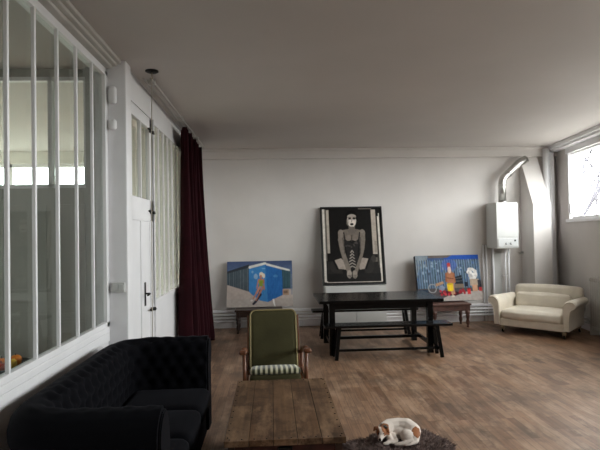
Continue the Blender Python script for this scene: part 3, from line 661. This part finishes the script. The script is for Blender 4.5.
# --- framed black and white photograph
def paint_woman():
    W, Hh = 216, 260; c = Canvas(W, Hh, sr(24, 22, 21))
    def q(x, y): v = (y-38)/650; return ((x-25-25*v)/545, v)
    def P(pts, col, al=1): c.poly([q(*p) for p in pts], col, al)
    def El(x, y, rx, ry, col, al=1): a = q(x, y); c.ell(a[0], a[1], rx/545, ry/650, col, al)
    def Ln(p, r_, w_, col, al=1): c.line(q(*p), q(*r_), w_/545, col, al, asp=545/650)
    lt, mid, dk, bk = sr(214, 202, 192), sr(132, 121, 112), sr(58, 53, 50), sr(20, 19, 18)
    c.rect(.02, .055, .02, .97, sr(214, 206, 196)); c.rect(.06, .075, .02, .7, sr(120, 112, 104)); c.rect(.085, .125, .03, .60, sr(178, 168, 156)); c.rect(.055, .06, .1, .9, bk)
    c.rect(.83, .905, .03, .62, sr(178, 166, 154)); c.rect(.905, .925, .12, .98, sr(60, 55, 50)); c.rect(.93, .965, .08, .97, sr(216, 208, 198)); c.rect(.86, .9, .45, .6, sr(150, 140, 130)); c.rect(.91, .95, .03, .12, bk)
    c.rect(.62, .84, .012, .022, sr(120, 112, 104)); c.rect(.05, .96, .955, .975, sr(200, 190, 180)); c.rect(.2, .45, .935, .95, sr(110, 104, 98)); c.rect(.55, .9, .925, .94, sr(150, 142, 134))
    # dark stockings and seat
    P([(80, 500), (160, 490), (215, 560), (230, 660), (85, 660)], sr(40, 37, 35)); P([(430, 495), (470, 470), (520, 500), (555, 560), (560, 650), (400, 655)], sr(38, 35, 33)); P([(90, 600), (560, 600), (560, 668), (90, 668)], sr(28, 26, 25)); c.rect(.83, .9, .66, .72, sr(90, 84, 78)); El(495, 480, 22, 30, sr(60, 56, 52))
    El(165, 540, 60, 55, sr(48, 44, 42)); El(450, 540, 50, 60, sr(45, 42, 40))
    P([(130, 492), (205, 472), (260, 520), (270, 570), (200, 560), (165, 560)], sr(165, 152, 142)); P([(395, 470), (460, 480), (430, 560), (370, 570), (365, 520)], sr(165, 152, 142)); Ln((140, 492), (175, 560), 9, bk); Ln((455, 484), (425, 560), 9, bk)
    # head
    El(303, 128, 56, 66, sr(14, 13, 12)); El(304, 205, 30, 32, sr(96, 88, 82)); P([(282, 195), (328, 195), (340, 250), (268, 250)], sr(112, 102, 96)); El(304, 152, 40, 56, lt); El(304, 118, 40, 22, sr(170, 158, 148)); El(266, 165, 10, 30, mid, .6)
    El(285, 136, 15, 8, sr(24, 20, 18)); El(326, 136, 15, 8, sr(24, 20, 18)); Ln((272, 122), (298, 126), 2.5, sr(30, 26, 24)); Ln((315, 126), (340, 122), 2.5, sr(30, 26, 24)); Ln((306, 140), (304, 163), 4, mid); El(305, 183, 17, 10, sr(12, 8, 8)); El(304, 206, 14, 4, mid)
    # shoulders, chest
    P([(196, 238), (262, 226), (345, 226), (408, 240), (418, 290), (380, 320), (232, 320), (186, 290)], sr(112, 102, 94)); El(205, 262, 26, 34, mid); El(398, 262, 26, 34, mid); P([(262, 232), (345, 232), (330, 262), (278, 262)], sr(104, 95, 88)); El(272, 300, 26, 26, sr(124, 113, 104)); El(333, 300, 26, 26, sr(124, 113, 104)); Ln((303, 280), (302, 330), 4, sr(60, 54, 50))
    # corset
    P([(225, 250), (235, 250), (246, 310), (268, 330), (302, 345), (338, 330), (360, 310), (370, 250), (380, 250), (372, 330), (358, 380), (352, 430), (360, 500), (340, 560), (268, 560), (252, 500), (258, 430), (248, 380), (234, 330)], sr(40, 37, 36))
    for k in range(10): El(245+random.random()*115, 330+random.random()*60, 7, 7, sr(80, 74, 70), .8)
    for k in range(6):
        y = 408+k*26; s_ = 12+k*4; Ln((304, y), (304-s_, y+16), 4.5, sr(166, 156, 148)); Ln((304, y), (304+s_, y+16), 4.5, sr(150, 142, 134)); 
    # arms
    P([(182, 255), (222, 262), (232, 330), (240, 420), (290, 560), (292, 600), (262, 602), (216, 470), (196, 400), (180, 320)], sr(126, 116, 107)); P([(422, 255), (382, 262), (374, 330), (384, 420), (330, 560), (318, 600), (346, 604), (394, 470), (414, 400), (424, 320)], sr(122, 112, 103))
    Ln((222, 300), (238, 430), 5, sr(84, 77, 72), .8); Ln((382, 300), (378, 430), 5, sr(84, 77, 72), .8)
    El(278, 606, 22, 34, sr(158, 147, 137)); El(326, 608, 22, 34, sr(152, 141, 131)); Ln((302, 585), (302, 640), 4, sr(40, 37, 35)); 
    for dx in (-12, -4, 4, 12): Ln((278+dx, 612), (280+dx*.8, 640), 1.6, sr(80, 74, 70)); Ln((326+dx, 612), (324+dx*.8, 642), 1.6, sr(80, 74, 70))
    return c.mottle(.25, 4).mottle(.2, 11).soft(1).noise(.08)
# white cabinet that carries it
cb = empty('white_cabinet', (1.39, 8.36, 0), 0, 'low white two-door cabinet under the large black and white photograph', 'cabinet')
MB().box(-.515, .515, .02, .30, .05, .72, .004).box(-.5, .5, .04, .29, 0, .05).build('body', ENAMEL, cb)
for s_ in (-1, 1):
    dd = MB().box(min(0, s_*.513)+.002, max(0, s_*.513)-.002, 0, .019, .055, .715, .003).build('door', ENAMEL, cb)
    MB().box(s_*.04-.006, s_*.04+.006, -.018, 0, .36, .46, .002).build('handle', CHROME, dd)
fp = empty('framed_photograph', (1.385, 8.44, .729), 0, 'large black-framed photograph of a seated woman in a corset', 'picture', rot=(-radians(11.5), 0, 0))
Wf, Hf = 1.085, 1.37; fr = MB(); b_ = .018
fr.box(-Wf/2, Wf/2, -.012, .03, 0, b_, .003).box(-Wf/2, Wf/2, -.012, .03, Hf-b_, Hf, .003).box(-Wf/2, -Wf/2+b_, -.012, .03, b_, Hf-b_, .003).box(Wf/2-b_, Wf/2, -.012, .03, b_, Hf-b_, .003)
fr.box(-Wf/2+.01, Wf/2-.01, .012, .02, .01, Hf-.01).build('frame', BLACK, fp)
pw = paint_woman().mesh('photograph', Wf-2*b_+.004, Hf-2*b_+.004, PRINTG, fp, .004); pw.location = (0, 0, b_-.002)

# ================================================================== DINING TABLE AND BENCHES
dt = empty('dining_table', (1.41, 6.98, 0), 0, 'long black wooden dining table between two black benches', 'table')
tw, td, th = 1.655, .93, .722
dt.location.x = 1.425
tp_ = MB()
for k in range(5):
    y0 = -td/2+td*k/5; tp_.box(-tw/2, tw/2, y0+.0008, y0+td/5-.0008, th-.038, th, .002)
tp_.build('tabletop', BLACKW, dt)
LX, LY = .655, .385
MB().box(-LX-.02, LX+.02, -LY-.012, -LY+.012, th-.125, th-.038, .002).box(-LX-.02, LX+.02, LY-.012, LY+.012, th-.125, th-.038, .002).box(-LX-.012, -LX+.012, -LY, LY, th-.125, th-.038, .002).box(LX-.012, LX+.012, -LY, LY, th-.125, th-.038, .002).build('apron', BLACKW, dt)
for sx_ in (-1, 1):
    for sy in (-1, 1):
        MB().box(sx_*LX-.038, sx_*LX+.038, sy*LY-.038, sy*LY+.038, 0, th-.038, .004).build('leg', BLACKW, dt)
    MB().box(sx_*LX-.016, sx_*LX+.016, -LY+.03, LY-.03, .10, .15, .003).build('side_stretcher', BLACKW, dt)
MB().box(-LX, LX, .08, .12, .105, .145, .003).build('long_stretcher', BLACKW, dt)
def bench(loc, rz, label):
    e = empty('bench', loc, rz, label, 'bench', 'black benches at the dining table')
    w, d_, h_ = 1.64, .25, .435
    MB().box(-w/2, w/2, -d_/2, -.003, h_-.032, h_, .004).box(-w/2, w/2, .003, d_/2, h_-.032, h_, .004).build('seat', BLACKW, e)
    for sx_ in (-1, 1):
        for sy in (-1, 1):
            MB().beam((sx_*.63, sy*.07, h_-.03), (sx_*.68, sy*.105, .0), .045, .034, up=(0, 1, 0)).build('leg', BLACKW, e)
        MB().beam((sx_*.635, -.08, h_-.06), (sx_*.635, .08, h_-.06), .03, .05).build('cross_rail', BLACKW, e)
        MB().beam((sx_*.667, -.09, .10), (sx_*.667, .09, .10), .025, .035).build('lower_rail', BLACKW, e)
    MB().box(-.665, .665, -.012, .012, .085, .115, .002).build('long_stretcher', BLACKW, e)
    return e
bench((1.465, 6.415, 0), 0, 'black wooden bench on the near side of the dining table')
bench((1.41, 7.74, 0), 0, 'black wooden bench on the far side of the dining table')

# ================================================================== COFFEE TABLE CHEST
ct = empty('wooden_chest', (.055, 3.42, 0), 0, 'weathered plank-topped wooden chest used as a coffee table', 'chest')
lid = MB(); cw, cl = .69, 1.17
for k in range(5):
    x0 = -cw/2+cw*k/5; lid.box(x0+.0006, x0+cw/5-.0006, -cl/2, cl/2, .415, .45, .003)
lo = lid.build('lid', TRUNKW, ct)
nl = MB(); nl.lathe([(0, 0), (.005, 0), (.004, .003), (0, .0035)], (0, 0, 0), 8); n0 = nl.build('nail', IRON, lo)
spots = [(x, -cl/2+.05+k*(cl-.1)/10) for k in range(11) for x in (-cw/2+.018, cw/2-.018)]+[(-cw/2+.03+k*(cw-.06)/9, y) for k in range(10) for y in (-cl/2+.02, cl/2-.02)]
for k, (x, y) in enumerate(spots):
    nn = n0 if k == 0 else n0.copy()
    if k: COL.objects.link(nn); nn.parent = lo
    nn.location = (x, y, .4495)
bd = MB(); bd.box(-cw/2+.025, cw/2-.025, -cl/2+.025, cl/2-.025, .03, .415, .004); bd.build('body', TRUNKR, ct)
bt = MB()
for x in (-cw/2+.02, cw/2-.06): bt.box(x, x+.04, -cl/2+.015, -cl/2+.026, .03, .412, .002).box(x, x+.04, cl/2-.026, cl/2-.015, .03, .412, .002)
bt.box(-cw/2+.01, cw/2-.01, -cl/2+.01, cl/2-.01, 0, .05, .003); bt.build('base_moulding', DARKWOOD, ct)
bt = MB(); bt.box(-.04, .04, -cl/2+.008, -cl/2+.026, .31, .40, .003); bt.build('lock_plate', IRON, ct)

# ================================================================== GREEN ARMCHAIR
ac = empty('armchair', (.01, 4.42, 0), radians(1), 'green velvet armchair with wooden arms and striped seat edge', 'armchair')
# seat cushion: y forward is negative
TILT = Matrix.Translation((0, 0, .40)) @ Matrix.Rotation(radians(-11), 4, 'X')
MB().cushion(0, .26, -.065, .455, .50, .09, .035, 7, .005, m=TILT).build('seat_base', OLIVE, ac)
MB().cushion(0, .26, -.0, .45, .495, .055, .027, 7, .008, m=TILT).build('seat_cushion', STRIPE, ac)
bk = empty('backrest', (-.005, .46, .275), 0); bk.parent = ac; bk.rotation_euler = (-radians(20), 0, 0)
for k_ in ('label', 'category'):
    if k_ in bk: del bk[k_]
MB().cushion(0, 0, .30, .47, .10, .60, .045, 9, .012).build('back_cushion', OLIVE, bk)
pp = MB(); xs, zs, r_ = .222, .292, .05
path = []
for (cx, cz, a0) in ((xs-r_, zs-r_, 0), (-xs+r_, zs-r_, 90), (-xs+r_, -zs+r_, 180), (xs-r_, -zs+r_, 270)):
    for k in range(6):
        a = radians(a0+18*k); path.append((cx+r_*cos(a)*1.05, -.045, (.30+cz)+r_*sin(a)*1.05))
path.append(path[0]); pp.tube(path, .007, 8, cap=False); pp.build('piping', PIPING, bk)
fr = MB()
for s_ in (-1, 1): fr.beam((s_*.248, .06, -.02), (s_*.248, .06, .56), .025, .045, up=(0, 1, 0))
fr.beam((-.248, .06, .55), (.248, .06, .55), .04, .022); fr.beam((-.248, .06, .04), (.248, .06, .04), .04, .022)
for k in range(5): fr.beam((-.16+.08*k, .065, .04), (-.16+.08*k, .065, .56), .02, .012, up=(0, 1, 0))
fr.build('back_frame', REDWOOD, bk)
for s_ in (-1, 1):
    MB().tube([(s_*.272, .04, 0), (s_*.272, .04, .15), (s_*.272, .035, .33), (s_*.275, .03, .56)], [.015, .021, .018, .017], 10).build('leg', REDWOOD, ac)
    MB().tube([(s_*.272, .66, 0), (s_*.272, .60, .2), (s_*.272, .585, .44)], [.016, .021, .018], 10).build('leg', REDWOOD, ac)
    a = MB(); a.cushion(s_*.282, .0, .578, .07, .08, .038, .018, 4); a.tube([(s_*.283, .03, .574), (s_*.277, .22, .555), (s_*.272, .42, .50), (s_*.27, .60, .43)], [.027, .022, .02, .018], 12); a.build('armrest', REDWOOD, ac)
    MB().beam((s_*.275, .04, .30), (s_*.275, .60, .26), .022, .05).build('side_rail', REDWOOD, ac)
MB().beam((-.28, .04, .29), (.28, .04, .29), .022, .055).build('front_rail', REDWOOD, ac)
MB().beam((-.28, .58, .25), (.28, .58, .25), .022, .05).build('rear_rail', REDWOOD, ac)

# ================================================================== BLACK CHESTERFIELD SOFA
SX0, SX1, SY0, SY1 = -1.335, -.53, 2.27, 4.20   # wall side, front, near end, far end
AR = .25
sf = empty('chesterfield_sofa', ((SX0+SX1)/2, (SY0+SY1)/2, 0), 0, 'long black tufted velvet sofa against the left wall', 'sofa')
OX, OY = sf.location.x, sf.location.y
iy0, iy1, ix = SY0+AR, SY1-AR, SX0+AR
def sofa_path(s):
    """inner line of the U and its outward direction; returns (x,y,nx,ny)"""
    rc = .13; La = (SX1-ix-rc); Lc = rc*pi/2; Lb = (iy1-iy0-2*rc)
    if s < La: return SX1-s, iy0, 0, -1
    s -= La
    if s < Lc: a = s/rc; return ix+rc-rc*sin(a), iy0+rc-rc*cos(a), -sin(a), -cos(a)
    s -= Lc
    if s < Lb: return ix, iy0+rc+s, -1, 0
    s -= Lb
    if s < Lc: a = s/rc; return ix+rc-rc*cos(a), iy1-rc+rc*sin(a), -cos(a), sin(a)
    s -= Lc
    return ix+rc+s, iy1, 0, 1
rc = .13; LA = SX1-ix-rc+rc*pi/2; LB = iy1-iy0-2*rc; LT = 2*LA+LB
prof = [(.0, .30), (-.005, .40), (-.008, .50), (-.008, .60), (.0, .68), (.018, .735), (.05, .777), (.095, .80), (.145, .798), (.19, .775), (.225, .735), (.24, .68), (.235, .63), (.215, .59), (.20, .55), (.20, .32), (.20, .04)]
def prof_at(t):
    L = [0]
    for a, b in zip(prof, prof[1:]): L.append(L[-1]+math.hypot(b[0]-a[0], b[1]-a[1]))
    d_ = t*L[-1]
    for i in range(len(L)-1):
        if d_ <= L[i+1]+1e-9:
            k = (d_-L[i])/(L[i+1]-L[i]); return (prof[i][0]*(1-k)+prof[i+1][0]*k, prof[i][1]*(1-k)+prof[i+1][1]*k, d_)
def sofa_pt(s, t):
    s = min(max(s, 1e-6), LT-1e-6)
    x, y, nx, ny = sofa_path(s); o_, z, d_ = prof_at(t)
    o2, z2, _ = prof_at(min(1, t+.01)); o1, z1, _ = prof_at(max(0, t-.01)); tx, tz = o2-o1, z2-z1; l = math.hypot(tx, tz); no, nz = -tz/l, tx/l
    dis = 0
    if d_ < .62:   # tufting
        a = s/.105; b = d_/.085
        fade = min(1, (0.62-d_)/.16)
        best = 9
        for jb in range(int(b)-1, int(b)+3):
            off = .5 if jb % 2 else 0
            ja = round(a-off)+off
            dd = math.hypot((a-ja)*.105, (b-jb)*.085); best = min(best, dd)
        dis = (-.016*exp(-(best/.026)**2)+.008*min(1, best/.05))*fade
        # diagonal creases
        c1 = abs(((a+b*.5) % 1)-.0); c1 = min(c1, 1-c1); c2 = (a-b*.5) % 1; c2 = min(c2, 1-c2)
        dis -= .005*fade*max(exp(-(c1/.07)**2), exp(-(c2/.07)**2))
    o_ += no*dis; z += nz*dis
    return Vector((x+nx*o_-OX, y+ny*o_-OY, z))
def sofa_piece(name, s0, s1):
    m = MB(); n = max(20, int((s1-s0)/.012)); m.grid(lambda u, v: sofa_pt(s0+(s1-s0)*u, v), n, 110)
    return m
def cap(m, s):
    pts = [sofa_pt(s, k/60)+Vector((0, 0, 0)) for k in range(61)]
    m.add([tuple(p) for p in pts], [tuple(range(61))]); return m
ARMS = SX1-ix-rc
p = sofa_piece('a', 0.0, ARMS); cap(p, 0.0); p.build('armrest', VELVET, sf)
p = sofa_piece('b', ARMS, LT-ARMS); p.build('backrest', VELVET, sf)
p = sofa_piece('c', LT-ARMS, LT); cap(p, LT); p.build('armrest', VELVET, sf)
for yc, sg in ((iy0, -1), (iy1, 1)):     # padded scroll fronts of the arms
    m = MB(); poly = [(yc+sg*o_-OY, z) for o_, z in [(-.0, .05)]+prof]
    cx_ = sum(q_[0] for q_ in poly)/len(poly); cz_ = sum(q_[1] for q_ in poly)/len(poly)
    poly2 = [(cx_+(a-cx_)*.86, cz_+(b-cz_)*.93) for a, b in poly]
    m.prism(poly2, 'x', SX1-OX-.005, SX1-OX+.014, .006); m.build('arm_front', VELVET, sf)
MB().box(SX0+.05-OX, SX1-.01-OX, iy0-.19-OY, iy1+.19-OY, .04, .30, .02).build('base', VELVET, sf)
for k in range(3):
    L_ = (iy1-iy0)/3; MB().cushion((ix+SX1+.035)/2-OX+.0, iy0+L_*(k+.5)-OY, .355, SX1+.025-ix, L_-.006, .15, .05, 8, .015).build('seat_cushion', VELVET, sf)
for x in (SX0+.09, SX1-.06):
    for y in (SY0+.1, SY1-.1): MB().lathe([(.018, 0), (.03, .02), (.035, .03), (.025, .05)], (x-OX, y-OY, 0), 14).build('foot', DARKWOOD, sf)

# ================================================================== CREAM LOVESEAT
lv = empty('loveseat', (3.874, 7.399, 0), radians(-48), 'cream leather loveseat with rolled flared arms and a long back cushion', 'sofa')
W_ = .47   # half inner width ; local y = 0 front, + to the back
MB().box(-W_-.03, W_+.03, .02, .84, .12, .22, .02).cushion(0, .04, .17, .96, .05, .12, .02, 5).build('base', LEATHER, lv)
MB().cushion(0, .32, .29, .90, .66, .16, .06, 12, .03, wob=.012, seed=3).build('seat_cushion', LEATHER, lv)
MB().cushion(0, 0, 0, 1.02, .16, .52, .05, 10, .02, m=Matrix.Translation((0, .80, .44)) @ Matrix.Rotation(radians(-7), 4, 'X'), wob=.004).build('backrest', LEATHER, lv)
MB().cushion(0, 0, 0, .82, .15, .24, .045, 10, .02, m=Matrix.Translation((-.02, .635, .46)) @ Matrix.Rotation(radians(-12), 4, 'X'), wob=.012, seed=8).build('back_cushion', LEATHER, lv)
aprof = [(0, .13), (0, .30), (.0, .40), (.005, .48), (.03, .54), (.075, .575), (.125, .58), (.165, .56), (.185, .52), (.175, .485), (.14, .46), (.11, .43), (.09, .36), (.08, .25), (.08, .13)]
for s_ in (-1, 1):
    m = MB(); xb = s_*(W_-.005); n = len(aprof)
    # smooth the profile
    pr = []
    for i in range(n-1):
        for k in range(4):
            t = k/4; p0, p1, p2, p3 = aprof[max(i-1, 0)], aprof[i], aprof[i+1], aprof[min(i+2, n-1)]
            pr.append(tuple(.5*((2*p1[j])+(-p0[j]+p2[j])*t+(2*p0[j]-5*p1[j]+4*p2[j]-p3[j])*t*t+(-p0[j]+3*p1[j]-3*p2[j]+p3[j])*t**3) for j in (0, 1)))
    pr.append(aprof[-1]); npf = len(pr)
    def armf(u, v, pr=pr, xb=xb, s_=s_):
        i = min(int(v*(len(pr)-1)+.5), len(pr)-1); o_, z = pr[i]
        y = .0+.80*u
        fl = 1-.25*u
        tz = z*(1) - .02*u*(z > .4)
        rd = 1-.10*exp(-(u/.03)**2)-.1*exp(-((1-u)/.03)**2)
        return Vector((xb+s_*(.06+(o_*fl-.06)*rd), y, .33+(tz-.33)*(rd if z > .33 else 1)))
    vs = m.grid(armf, 26, npf)
    m.bm.faces.new([r for r in vs[0]][::-1]); m.bm.faces.new([r for r in vs[-1]])
    m.build('armrest', LEATHER, lv)
    pp = MB(); pp.tube([armf(0, k/(npf-1))+Vector((0, -.004, 0)) for k in range(npf)], .006, 6); pp.build('piping', LEATHER, lv)
for x in (-W_+.03, W_-.01):
    for y in (.06, .78):
        c_ = empty('castor', (x, y, 0)); c_.parent = lv
        MB().lathe([(.0, .06), (.028, .06), (.03, .12), (0, .12)], (0, 0, 0), 14).build('socket', BRASS, c_)
        MB().lathe([(0, -.012), (.024, -.012), (.03, 0), (.024, .012), (0, .012)], (0, .01, .030), 18, 'x').build('wheel', IRON, c_)
        MB().box(-.018, -.013, -.008, .012, .03, .065).box(.013, .018, -.008, .012, .03, .065).build('fork', BRASS, c_)

# ================================================================== DOG AND ITS RUG
RC = (.92, 3.60)
rg = MB()
def rug(u, v):
    a = 2*pi*u; r_ = v; R0 = .45+.06*sin(3*a-1.2)+.03*sin(7*a)
    x, y = R0*r_*cos(a)*.93, R0*r_*sin(a)*.76
    z = .05*(1-r_**4)+.02+.022*noise.noise(Vector((x*6, y*6, 1)))+.02*noise.noise(Vector((x*15, y*15, 4)))
    if r_ > .85: z *= (1-r_)/.15*.9+.1
    return Vector((x, y, max(.003, z)))
rg.grid(rug, 90, 26, closeu=True)
for k in range(5200):
    a = random.random()*2*pi; q_ = random.random()**.5; p = rug(a/(2*pi), min(.99, q_))
    d_ = Vector((cos(a)*(.6*q_+.1)+random.uniform(-.5, .5), sin(a)*(.6*q_+.1)+random.uniform(-.5, .5), .7)).normalized(); L_ = random.uniform(.015, .034)
    t_ = d_.cross(Vector((random.random(), random.random(), .3))).normalized()*.0045; b2 = d_.cross(t_).normalized()*.0045
    rg.add([p+t_, p-t_*.5+b2, p-t_*.5-b2, p+d_*L_+Vector((0, 0, -.004))], [(0, 1, 3), (1, 2, 3), (2, 0, 3)])
o = rg.build('shaggy_rug', MATB); o.location = (RC[0], RC[1], 0); tag(o, 'dark brown shaggy pet rug on the floor under the sleeping dog', 'rug')
# pointed fold of the rug is part of the same cloth: a lifted corner
# dog: one continuous body
dg = MB(); E_ = dg.ellipsoid
def chain(pts, rs, step=.006):
    for (a, b), (r0, r1) in zip(zip(pts, pts[1:]), zip(rs, rs[1:])):
        a, b = Vector(a), Vector(b); n = max(2, int((b-a).length/step/1.5))
        for k in range(n+1):
            t = k/n; r_ = r0+(r1-r0)*t; dg.ellipsoid(a.lerp(b, t), (r_, r_, r_), n=6)
# local frame: x right in the picture, y away from the camera
spine = [(.155, -.035, .045), (.165, .03, .075), (.125, .085, .088), (.05, .105, .090), (-.03, .09, .092), (-.085, .045, .092), (-.105, .0, .090)]
chain(spine, [.062, .078, .082, .078, .074, .064, .050], .010)
E_((.06, .045, .06), (.09, .06, .055)); E_((.12, .0, .055), (.075, .07, .06))
# head resting, muzzle towards the lower left
chain([(-.105, .0, .092), (-.128, -.032, .088)], [.048, .046]); E_((-.132, -.036, .094), (.044, .047, .042))
chain([(-.138, -.062, .074), (-.150, -.098, .054)], [.028, .019]); E_((-.152, -.104, .055), (.012, .011, .010)); E_((-.132, -.05, .070), (.034, .034, .028))
# ears
for p_, q2, tip in (((-.096, -.012, .128), (-.072, -.028, .120), (-.060, -.048, .092)), ((-.160, -.006, .124), (-.180, -.014, .126), (-.196, -.03, .108))):
    chain([p_, q2, tip], [.016, .016, .007], .004)
# hind leg thigh folded and paw
E_((.10, -.052, .062), (.062, .05, .058)); chain([(.13, -.08, .035), (.06, -.105, .022), (.01, -.108, .018)], [.030, .019, .016], .008); E_((-.006, -.108, .016), (.022, .014, .012))
# front legs tucked under the chin
chain([(-.06, -.02, .05), (-.045, -.07, .03), (-.09, -.098, .022)], [.032, .022, .017], .008); E_((-.108, -.103, .02), (.022, .015, .013))
chain([(-.02, -.01, .05), (.0, -.06, .028), (-.04, -.085, .022)], [.03, .02, .016], .008)
# tail curled round
chain([(.19, -.04, .05), (.175, -.10, .03), (.12, -.128, .022), (.07, -.135, .016)], [.022, .014, .010, .006], .006)
dob = dg.build('dog', vcol_mat('short_dog_fur', .8, bump=.25, sheen=.2))
mr = dob.modifiers.new('r', 'REMESH'); mr.mode = 'VOXEL'; mr.voxel_size = .0042; mr.use_smooth_shade = True
ms = dob.modifiers.new('s', 'SMOOTH'); ms.factor = .6; ms.iterations = 5
bpy.context.view_layer.update()
dep = bpy.context.evaluated_depsgraph_get(); me = bpy.data.meshes.new_from_object(dob.evaluated_get(dep))
dob.modifiers.clear(); dob.data = me
if not me.materials: me.materials.append(bpy.data.materials['short_dog_fur'])
at_ = me.color_attributes.new('Col', 'FLOAT_COLOR', 'POINT'); buf = []
WHITE, TAN, DK = (.76, .67, .60), (.30, .105, .035), (.03, .018, .012)
for v_ in me.vertices:
    p = v_.co; n_ = noise.noise(p*45)*.008+noise.noise(p*110)*.003; col = WHITE
    # brown cheeks and ears, white blaze
    if p.x < -.055:
        dh = (p-Vector((-.132, -.036, .10))).length
        if dh < .062+n_ and abs((p.x+.140)+(p.y+.04)*.05) > .011+n_*.3 and p.y > -.075 and p.z > .075: col = TAN
        if (p-Vector((-.070, -.03, .112))).length < .042+n_: col = TAN
        if (p-Vector((-.185, -.014, .12))).length < .030+n_: col = tuple(c*.55 for c in TAN)
        if (p-Vector((-.092, .0, .118))).length < .045+n_: col = TAN
        if (p-Vector((-.085, -.012, .130))).length < .022+n_: col = DK
    if (p-Vector((.188, -.045, .095))).length < .048+n_*1.6: col = TAN
    if (p-Vector((-.154, -.112, .058))).length < .0135: col = DK
    for ex in ((-.117, -.072, .098), (-.157, -.068, .096)):
        if (p-Vector(ex)).length < .0085: col = DK
    buf += [*col, 1]
at_.data.foreach_set('color', buf)
for q_ in me.polygons: q_.use_smooth = True
dob.scale = (.80, .80, .80); dob.location = (RC[0]-.05, RC[1]+.03, .084); dob.rotation_euler = (0, 0, radians(-4))
tag(dob, 'small white and tan dog curled up asleep on the shaggy rug', 'dog')

# ================================================================== FRUIT BEHIND THE GLASS
kt = empty('counter_table', (-1.80, 3.0, 0), 0, 'narrow dark table behind the glass partition carrying the fruit tray', 'table')
MB().box(-.28, .28, -.55, .55, .76, .79, .005).build('tabletop', GREEN, kt)
for sx_ in (-1, 1):
    for sy in (-1, 1): MB().box(sx_*.25-.02, sx_*.25+.02, sy*.5-.02, sy*.5+.02, 0, .76, .003).build('leg', GREEN, kt)
tr = MB(); tr.lathe([(.0, 0), (.10, 0), (.16, .03), (.175, .045), (.165, .045), (.10, .012), (0, .01)], (0, 0, 0), 32)
o = tr.build('fruit_bowl', BLACK); o.location = (-1.66, 3.18, .79); tag(o, 'shallow dark bowl of fruit behind the glass partition', 'bowl')
def fruit(name, loc, r_, m, lab, sc=(1, 1, 1)):
    e = empty(name, loc, random.random()*6, lab, 'fruit')
    MB().lathe([(0, -r_*.92*sc[2]), (r_*.45, -r_*.88*sc[2]), (r_*.85, -r_*.5*sc[2]), (r_, 0), (r_*.88, r_*.5*sc[2]), (r_*.5, r_*.86*sc[2]), (r_*.15, r_*.9*sc[2]), (0, r_*.8*sc[2])], n=18).build('flesh', m, e)
    MB().tube([(0, 0, r_*.75), (.003, 0, r_*1.15)], .003, 6).build('stem', DARKWOOD, e)
fruit('orange', (-1.615, 3.24, .845), .036, ORANGE, 'orange fruit at far right in the bowl behind the glass')
fruit('red_apple', (-1.68, 3.13, .845), .038, RED, 'red apple at the middle of the bowl behind the glass')
fruit('tangerine', (-1.69, 3.22, .84), .032, ORANGE, 'small tangerine between apple and orange in the bowl behind the glass', (1, 1, .8))
fruit('lemon', (-1.60, 3.165, .84), .028, YELLOW, 'yellow lemon at the near edge of the bowl behind the glass', (1, 1, 1.2))
fruit('tomato', (-1.62, 3.08, .842), .033, RED, 'red tomato at left in the bowl behind the glass', (1, 1, .75))

# ================================================================== BARE TREES OUTSIDE THE RIGHT WINDOWS
def tree(loc, seed, lab):
    rnd = random.Random(seed); m = MB(); cnt = [0]
    def br(p, d_, L, r_, lv_):
        if lv_ == 0 or cnt[0] > 900: return
        cnt[0] += 1; pts = [p]; q_ = p
        for k in range(4): d_ = (d_+Vector((rnd.uniform(-.18, .18), rnd.uniform(-.18, .18), rnd.uniform(-.05, .12)))).normalized(); q_ = q_+d_*L/4; pts.append(q_)
        m.tube(pts, [r_*(1-.12*k) for k in range(5)], 6)
        for k in range(rnd.choice((3, 3, 4))):
            nd = (d_+Vector((rnd.uniform(-.9, .9), rnd.uniform(-.9, .9), rnd.uniform(-.2, .7)))).normalized(); br(pts[rnd.choice((2, 3, 4))], nd, L*.78, r_*.6, lv_-1)
    br(Vector((0, 0, -1)), Vector((0, 0, 1)), 2.6, .10, 6)
    o = m.build('bare_tree', BARK); o.location = loc; tag(o, lab, 'tree', None); return o
tree((7.3, 10.9, 0), 3, 'bare branching tree outside the high window at the right edge')
tree((11.2, 17.6, 0), 11, 'bare branching tree outside, behind and left of the other through the high window')
